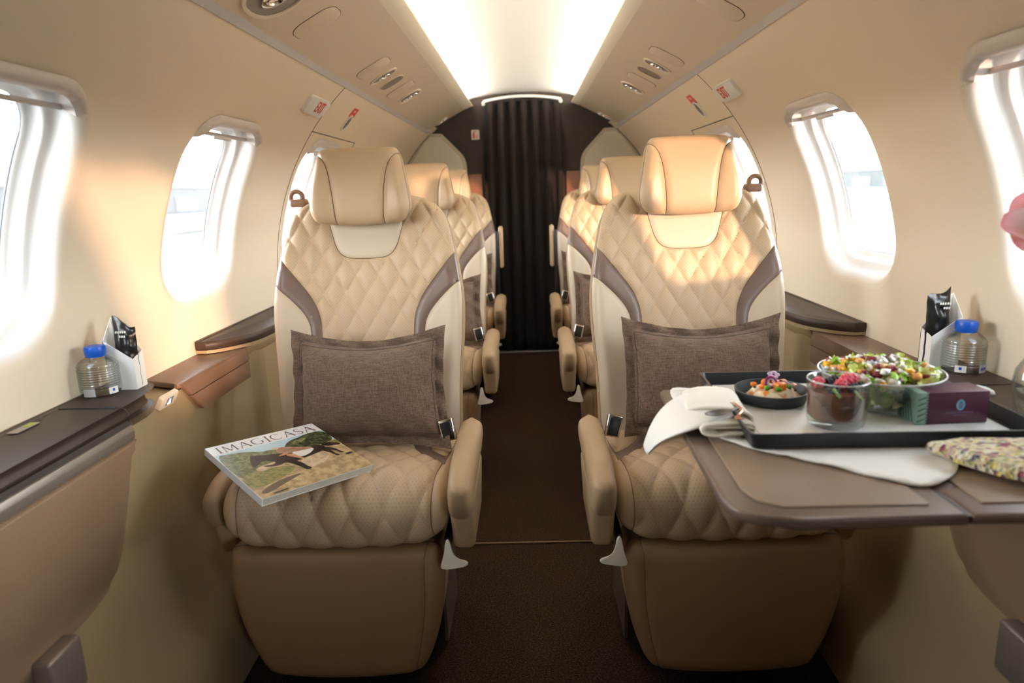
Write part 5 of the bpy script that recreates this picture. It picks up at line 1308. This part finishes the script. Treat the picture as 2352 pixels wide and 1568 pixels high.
# salad bowl
bc = (0.553, 1.038)
sb = empty('salad_bowl', (bc[0], bc[1], TZ), 'wide clear glass salad bowl at the back of the tray', 'bowl')
lathe('bowl_wall', [(0, 0), (0.050, 0), (0.058, 0.003), (0.077, 0.028), (0.0885, 0.0530), (0.0895, 0.0555), (0.0880, 0.0560), (0.0865, 0.0530), (0.075, 0.030), (0.056, 0.006), (0.048, 0.0035), (0, 0.0035)], (0, 0, 0), m_gl, sb, n=72)
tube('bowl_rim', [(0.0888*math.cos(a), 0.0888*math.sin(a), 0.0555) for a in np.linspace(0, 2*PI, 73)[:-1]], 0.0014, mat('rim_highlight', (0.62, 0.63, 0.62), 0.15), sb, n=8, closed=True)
def salad():
    q = random.Random(11); V = []; F = []; MI = []
    mats_ = [mat('lettuce_light', (0.66, 0.74, 0.22), 0.45), mat('lettuce_green', (0.32, 0.58, 0.05), 0.45), mat('lettuce_pale', (0.84, 0.82, 0.52), 0.5), mat('cheese_white', (0.90, 0.89, 0.82), 0.5),
             mat('sweetcorn', (0.85, 0.48, 0.02), 0.4), mat('radicchio', (0.20, 0.02, 0.03), 0.4), mat('apricot', (0.80, 0.38, 0.10), 0.4), mat('brown_nut', (0.13, 0.065, 0.04), 0.45), mat('egg_white_blue', (0.62, 0.72, 0.74), 0.4)]
    def leaf(c, s, mi, tilt):
        n = 5; b = len(V); ax = Vector((q.uniform(-1, 1), q.uniform(-1, 1), q.uniform(-tilt, tilt))).normalized(); ay = ax.cross(Vector((q.uniform(-.5, .5), q.uniform(-.5, .5), 1))).normalized(); az = ax.cross(ay)
        p1, p2 = q.uniform(0, 6), q.uniform(0, 6)
        for j in range(n+1):
            for i in range(n+1):
                u, v = i/n*2-1, j/n*2-1; k = 1-0.25*(u*u*v*v)
                V.append(Vector(c)+ax*u*s*k+ay*v*s*0.7*k+az*(s*0.35*math.sin(3*u+p1)*math.cos(2.5*v+p2)+0.25*s*(u*u+v*v)*math.sin(9*math.atan2(v, u)+p1)*0.4))
        for j in range(n):
            for i in range(n): F.append((b+j*(n+1)+i, b+j*(n+1)+i+1, b+(j+1)*(n+1)+i+1, b+(j+1)*(n+1)+i)); MI.append(mi)
    def cube(c, s, mi):
        b = len(V); R = Matrix.Rotation(q.uniform(0, 3), 3, 'Z') @ Matrix.Rotation(q.uniform(0, 1), 3, 'X')
        for dz in (-1, 1):
            for dx, dy in ((-1, -1), (1, -1), (1, 1), (-1, 1)): V.append(Vector(c)+R @ Vector((dx*s*q.uniform(.7, 1), dy*s*q.uniform(.6, 1), dz*s*q.uniform(.4, .8))))
        for f in ((0, 3, 2, 1), (4, 5, 6, 7), (0, 1, 5, 4), (1, 2, 6, 5), (2, 3, 7, 6), (3, 0, 4, 7)): F.append(tuple(b+i for i in f)); MI.append(mi)
    def rmax(z): return np.interp(z, [0.004, 0.03, 0.06, 0.075], [0.046, 0.068, 0.076, 0.050])
    for _ in range(300):
        z = q.uniform(0.012, 0.055)**1.0; r = rmax(z)*math.sqrt(q.random())*0.90; a = q.uniform(0, 2*PI)
        leaf((r*math.cos(a), r*math.sin(a), z), q.uniform(0.011, 0.017), q.choices([0, 1, 2], [5, 3, 4])[0], 0.7)
    for _ in range(120):
        r = 0.076*math.sqrt(q.random()); a = q.uniform(0, 2*PI); z = 0.050+0.014*(1-(r/0.08)**2)+q.uniform(0, 0.006)
        cube((r*math.cos(a), r*math.sin(a), z), q.uniform(0.0032, 0.0075), q.choices([3, 4, 5, 6, 7, 8], [8, 3, 3, 3, 2, 1])[0])
    for _ in range(34):
        r = 0.076*math.sqrt(q.random()); a = q.uniform(0, 2*PI); z = 0.053+0.013*(1-(r/0.08)**2)
        leaf((r*math.cos(a), r*math.sin(a), z), q.uniform(0.010, 0.016), q.choices([0, 1], [3, 3])[0], 1.0)
    o = mesh('salad_leaves', V, F, mats_, None, True, fix=False); o.location = (bc[0], bc[1], TZ+0.001)
    o.data.polygons.foreach_set('material_index', MI)
    tag(o, 'mixed green salad with cheese, corn and radicchio heaped in the glass bowl', 'salad', kind='stuff')
salad()

# patterned purple box
px_ = empty('chocolate_box', (0.616, 0.966, TZ), 'long purple cardboard box with a mint green patterned end, right side of the tray', 'box')
px_.rotation_euler.z = math.radians(2.5)
m_purp = mat('purple_card', (0.085, 0.022, 0.055), 0.32); m_mint = mat('mint_card', (0.26, 0.42, 0.36), 0.4)
rbox('box_body', Vector((0.0, 0, 0.0235)), (0.090, 0.046, 0.047), m_purp, px_, r=0.0012, seg=2)
rbox('box_end', Vector((-0.0515, 0, 0.0237)), (0.0135, 0.0466, 0.0476), m_mint, px_, r=0.001, seg=2)
m_pine = mat('pattern_green', (0.085, 0.15, 0.125), 0.5)
fE = frame((-0.0585, 0, 0.0237), (0, -1, 0), (0, 0, 1)); fF = frame((-0.0515, -0.0234, 0.0237), (1, 0, 0), (0, 0, 1))
for i in range(6):
    s_ = i*0.0062
    plate('pattern_stripe', fE, [(-0.021+s_*0.6, 0.021-s_*0.1), (-0.0185+s_*0.6, 0.021-s_*0.1), (-0.004+s_*0.4, -0.002+s_*0.35), (-0.006+s_*0.35, -0.002+s_*0.3)], 0.0003, m_pine, px_, lift=0.0002)
    plate('pattern_stripe', fE, [(-0.021+s_*1.1, -0.021), (-0.0188+s_*1.1, -0.021), (-0.0215+s_*0.9, 0.000+s_*0.25), (-0.0222+s_*0.85, -0.002+s_*0.2)], 0.0003, m_pine, px_, lift=0.0002)
for i in range(5):
    plate('pattern_stripe', fF, [(-0.006, -0.020+i*0.008), (0.005, -0.016+i*0.008), (0.005, -0.0138+i*0.008), (-0.006, -0.0178+i*0.008)], 0.0003, m_pine, px_, lift=0.0001)
    bm = None
for i in range(11): plate('jagged_edge', frame((-0.0448, -0.0234, 0.0018+i*0.0043), (1, 0, 0), (0, 0, 1)), [(0, 0), (0.0018, 0.002), (0, 0.004)], 0.0003, m_mint, px_, lift=0.0001)
fP = frame((0.004, -0.0233, 0.0237), (1, 0, 0), (0, 0, 1)); m_cyan = mat('emblem_blue', (0.20, 0.55, 0.80), 0.35)
plate('box_emblem', fP, oval(0.0125, 0.016, 24, 2, cy=0.004), 0.0003, m_cyan, px_)
ring('box_emblem', fP, oval(0.0062, 0.0105, 20, 2, cy=0.004), oval(0.0045, 0.0088, 20, 2, cy=0.004), 0.0005, m_purp, px_)
plate('box_emblem', fP, [(-0.0005, -0.001), (0.0005, -0.001), (0.0005, 0.009), (-0.0005, 0.009)], 0.0005, m_purp, px_)
m_dimp = mat('dim_violet_print', (0.20, 0.13, 0.27), 0.4)
for i in range(15): plate('box_print', fP, [(-0.0205+i*0.0027, -0.0085), (-0.0188+i*0.0027, -0.0085), (-0.0188+i*0.0027, -0.0062), (-0.0205+i*0.0027, -0.0062)], 0.0003, m_dimp, px_)
for i in range(7): plate('box_print', fP, [(-0.0095+i*0.0027, -0.0118), (-0.0080+i*0.0027, -0.0118), (-0.0080+i*0.0027, -0.0105), (-0.0095+i*0.0027, -0.0105)], 0.0003, m_dimp, px_)
ws = loft('white_spoon', [(0.664, 0.989, 0.742, 0.010, 0.004), (0.674, 0.988, 0.740, 0.018, 0.009), (0.684, 0.986, 0.7365, 0.021, 0.011), (0.691, 0.985, 0.734, 0.016, 0.009), (0.694, 0.984, 0.7325, 0.006, 0.004)], m_paper, None, n=16, p=2.4, axis='X')
tag(ws, 'rounded white spoon tip sticking out behind the purple box', 'spoon')
wl_ = tube('spoon_stem', [(0.664, 0.989, 0.742), (0.650, 0.999, 0.738), (0.630, 1.010, 0.722), (0.615, 1.016, 0.708)], 0.003, m_paper, None, n=8); set_parent_keep(wl_, ws); wl_.matrix_parent_inverse = Matrix.Identity(4)

# woven clutch at the near right corner of the table
wc = empty('woven_pouch', (0.62, 0.81, 0.6925), 'flat woven tweed pouch in cream, yellow and plum at the near table corner', 'pouch')
m_tw = bpy.data.materials.new('multicolour_tweed'); m_tw.use_nodes = True; nt = m_tw.node_tree; b_ = nt.nodes['Principled BSDF']; b_.inputs['Roughness'].default_value = 0.9
tc = nt.nodes.new('ShaderNodeTexCoord'); mp_ = nt.nodes.new('ShaderNodeMapping'); mp_.inputs['Scale'].default_value = (130, 270, 130); mp_.inputs['Rotation'].default_value = (0, 0, 0.5)
vo = nt.nodes.new('ShaderNodeTexVoronoi'); vo.inputs['Scale'].default_value = 1.0; sp = nt.nodes.new('ShaderNodeSeparateColor'); cr = nt.nodes.new('ShaderNodeValToRGB')
cr.color_ramp.interpolation = 'CONSTANT'
for i, (p_, c_) in enumerate(((0.0, (0.66, 0.58, 0.38)), (0.30, (0.50, 0.34, 0.26)), (0.42, (0.24, 0.07, 0.10)), (0.52, (0.72, 0.62, 0.22)), (0.66, (0.16, 0.14, 0.16)), (0.76, (0.72, 0.68, 0.55)), (0.93, (0.30, 0.32, 0.14)))):
    e_ = cr.color_ramp.elements[i] if i < 2 else cr.color_ramp.elements.new(p_)
    e_.position = p_; e_.color = (*c_, 1)
nt.links.new(tc.outputs['Object'], mp_.inputs[0]); nt.links.new(mp_.outputs[0], vo.inputs['Vector']); nt.links.new(vo.outputs['Color'], sp.inputs[0]); nt.links.new(sp.outputs[0], cr.inputs[0]); nt.links.new(cr.outputs[0], b_.inputs['Base Color'])
bp_ = nt.nodes.new('ShaderNodeBump'); bp_.inputs['Strength'].default_value = 0.9; bp_.inputs['Distance'].default_value = 0.003; nt.links.new(vo.outputs['Distance'], bp_.inputs['Height']); nt.links.new(bp_.outputs[0], b_.inputs['Normal'])
slabp('pouch_body', chaikin([(0.520, 0.852), (0.524, 0.836), (0.578, 0.744), (0.592, 0.736), (0.690, 0.740), (0.705, 0.76), (0.705, 0.852)], 1), 0.6985, 0.7165, m_tw, wc, 0.008)
tube('pouch_piping', [(p[0]-0.62, p[1]-0.81, 0.0150) for p in chaikin([(0.520, 0.852), (0.524, 0.836), (0.578, 0.744), (0.592, 0.736), (0.690, 0.740), (0.705, 0.76), (0.705, 0.852)], 1)], 0.003, m_tw, wc, n=8, closed=True)

# vase with a lily on the right ledge
vs = empty('glass_vase', (0.785, 0.985, 0.6915), 'clear round glass vase with green stems at the right edge of the ledge', 'vase')
lathe('vase_wall', [(0, 0), (0.038, 0), (0.050, 0.010), (0.056, 0.040), (0.052, 0.070), (0.040, 0.092), (0.036, 0.110), (0.040, 0.125), (0.0385, 0.125), (0.034, 0.110), (0.038, 0.092), (0.050, 0.070), (0.054, 0.040), (0.048, 0.012), (0, 0.005)], (0, 0, 0), m_gl, vs, n=48)
m_stem = mat('stem_green', (0.20, 0.34, 0.09), 0.45)
ly = empty('lily', (0.785, 0.985, 0.70), 'pink and yellow lily in bloom reaching out of the glass vase', 'flower')
fc = Vector((-0.047, -0.005, 0.278))     # throat of the flower
pass
for q, (x, y) in enumerate(((-0.03, 0.012), (0.02, -0.02), (-0.012, -0.022))): tube('green_stem', [(x, y, 0.0), (x*0.3, y*0.3, 0.09), (-x*0.4, -y*0.2, 0.15)], 0.004, m_stem, ly, n=8)
m_pet1 = bpy.data.materials.new('lily_petal'); m_pet1.use_nodes = True; nt = m_pet1.node_tree; b_ = nt.nodes['Principled BSDF']; b_.inputs['Roughness'].default_value = 0.45; b_.inputs['Subsurface Weight'].default_value = 0.2; b_.inputs['Subsurface Scale'].default_value = 0.01
at_ = nt.nodes.new('ShaderNodeAttribute'); at_.attribute_name = 'len'; cr = nt.nodes.new('ShaderNodeValToRGB')
for i, (p_, c_) in enumerate(((0.0, (0.30, 0.42, 0.05)), (0.16, (0.85, 0.62, 0.06)), (0.42, (0.86, 0.70, 0.52)), (0.62, (0.88, 0.62, 0.60)), (1.0, (0.86, 0.38, 0.44)))):
    e_ = cr.color_ramp.elements[i] if i < 2 else cr.color_ramp.elements.new(p_)
    e_.position = p_; e_.color = (*c_, 1)
nt.links.new(at_.outputs['Fac'], cr.inputs[0]); nt.links.new(cr.outputs[0], b_.inputs['Base Color'])
axis_ = Vector((-0.55, -0.55, 0.40)).normalized()
fb_ = fc-axis_*0.034
tube('flower_stem', [bez([(0.012, 0.01, 0.0), (0.004, 0.0, 0.10), (0.012, 0.004, 0.20), tuple(fb_-axis_*0.03+Vector((0, 0, -0.006))), tuple(fb_)], t_/14) for t_ in range(15)], 0.0035, m_stem, ly, n=8)
e1 = axis_.cross(Vector((0, 1, 0))).normalized(); e2 = axis_.cross(e1)
for q in range(6):
    a = 2*PI*q/6+0.15; rad = e1*math.cos(a)+e2*math.sin(a); tan = axis_.cross(rad); V = []; ln = []
    nu, nv = 6, 14; L_ = 0.088 if q % 2 else 0.080
    for j in range(nv+1):
        t = j/nv; c = fc-axis_*0.035+axis_*(L_*0.85*t-0.028*max(0, t-0.55)**1.2)+rad*(0.010+0.042*t**1.7); w_ = 0.034*math.sin(PI*min(1, 0.10+t*0.80))**0.6*(0.8 if q % 2 else 1.1)
        for i in range(nu+1):
            u = i/nu*2-1; V.append(c+tan*w_*u-rad*0.006*u*u+axis_*0.003*math.sin(6*t+3*u)); ln.append(t)
    o = mesh('lily_petal', V, [(j*(nu+1)+i, j*(nu+1)+i+1, (j+1)*(nu+1)+i+1, (j+1)*(nu+1)+i) for j in range(nv) for i in range(nu)], m_pet1, ly, True, fix=False, solid=0.0014)
    a_ = o.data.attributes.new('len', 'FLOAT', 'POINT'); a_.data.foreach_set('value', np.array(ln, np.float32))
for q in range(5):
    a = q*1.26; tube('stamen', [fc-axis_*0.03, fc+axis_*0.02+e1*0.006*math.cos(a)+e2*0.006*math.sin(a), fc+axis_*0.045+e1*0.014*math.cos(a)+e2*0.014*math.sin(a)], 0.0012, mat('stamen_orange', (0.6, 0.2, 0.03), 0.5), ly, n=6)

# ================================================================== OUTSIDE THE WINDOWS
ap = mesh('ground', [(-500, -500, -1.6), (500, -500, -1.6), (500, 500, -1.6), (-500, 500, -1.6)], [(0, 1, 2, 3)], mat('apron_concrete', (0.055, 0.058, 0.058), 0.8, noisec=((0.062, 0.062, 0.060), 0.15, 0.4, 0.6)), None, False, fix=False); tag(ap, kind='structure')
def building(x, y, w_, d_, h_, m, l_, nw):
    b = empty('hangar_building', (x, y, -1.6), l_, 'building', 'buildings beyond the apron')
    rbox('building_walls', Vector((0, 0, h_/2)), (d_, w_, h_), m, b, r=0)
    rbox('roof_edge', Vector((0, 0, h_+0.2)), (d_+0.6, w_+0.6, 0.5), mat('roof_grey', (0.05, 0.055, 0.06), 0.6), b, r=0)
    for i in range(nw):
        rbox('building_door', Vector((-math.copysign(d_/2, x), -w_/2+(i+0.5)*w_/nw, h_*0.32)), (0.2, w_/nw*0.6, h_*0.6), mat('door_grey', (0.03, 0.034, 0.038), 0.5), b, r=0)
mb1 = mat('hangar_pale', (0.052, 0.056, 0.060), 0.7); mb2 = mat('hangar_grey', (0.042, 0.050, 0.050), 0.7)
building(-95, 190, 150, 12, 6, mb1, 'long pale hangar far outside the left windows', 8)
building(120, 230, 170, 12, 5, mb2, 'long grey hangar far outside the right windows', 8)
fv = empty('service_truck', (-38, 94, -1.6), 'orange service truck on the apron outside the left windows', 'truck')
rbox('truck_cargo', Vector((0, 0, 1.5)), (2.4, 5.2, 1.9), mat('truck_orange', (0.16, 0.045, 0.012), 0.5), fv, r=0.1)
rbox('truck_cab', Vector((0, 3.6, 1.2)), (2.2, 1.8, 1.9), mat('truck_white', (0.09, 0.09, 0.09), 0.5), fv, r=0.2)
for x in (-1.0, 1.0):
    for y in (-1.6, 3.4):
        w_ = lathe('wheel', [(0, -0.15), (0.42, -0.15), (0.45, -0.1), (0.45, 0.1), (0.42, 0.15), (0, 0.15)], (0, 0, 0), m_black, fv, n=20); w_.data.transform(Matrix.Translation((x, y, 0.45)) @ Matrix.Rotation(PI/2, 4, 'Y'))
bar = rbox('safety_barrier', Vector((-30, 88, -1.15)), (0.5, 60, 0.9), mat('barrier_white', (0.12, 0.12, 0.12), 0.6), None, r=0.05)
tag(bar, 'long low white barrier on the apron outside the left windows', 'barrier')
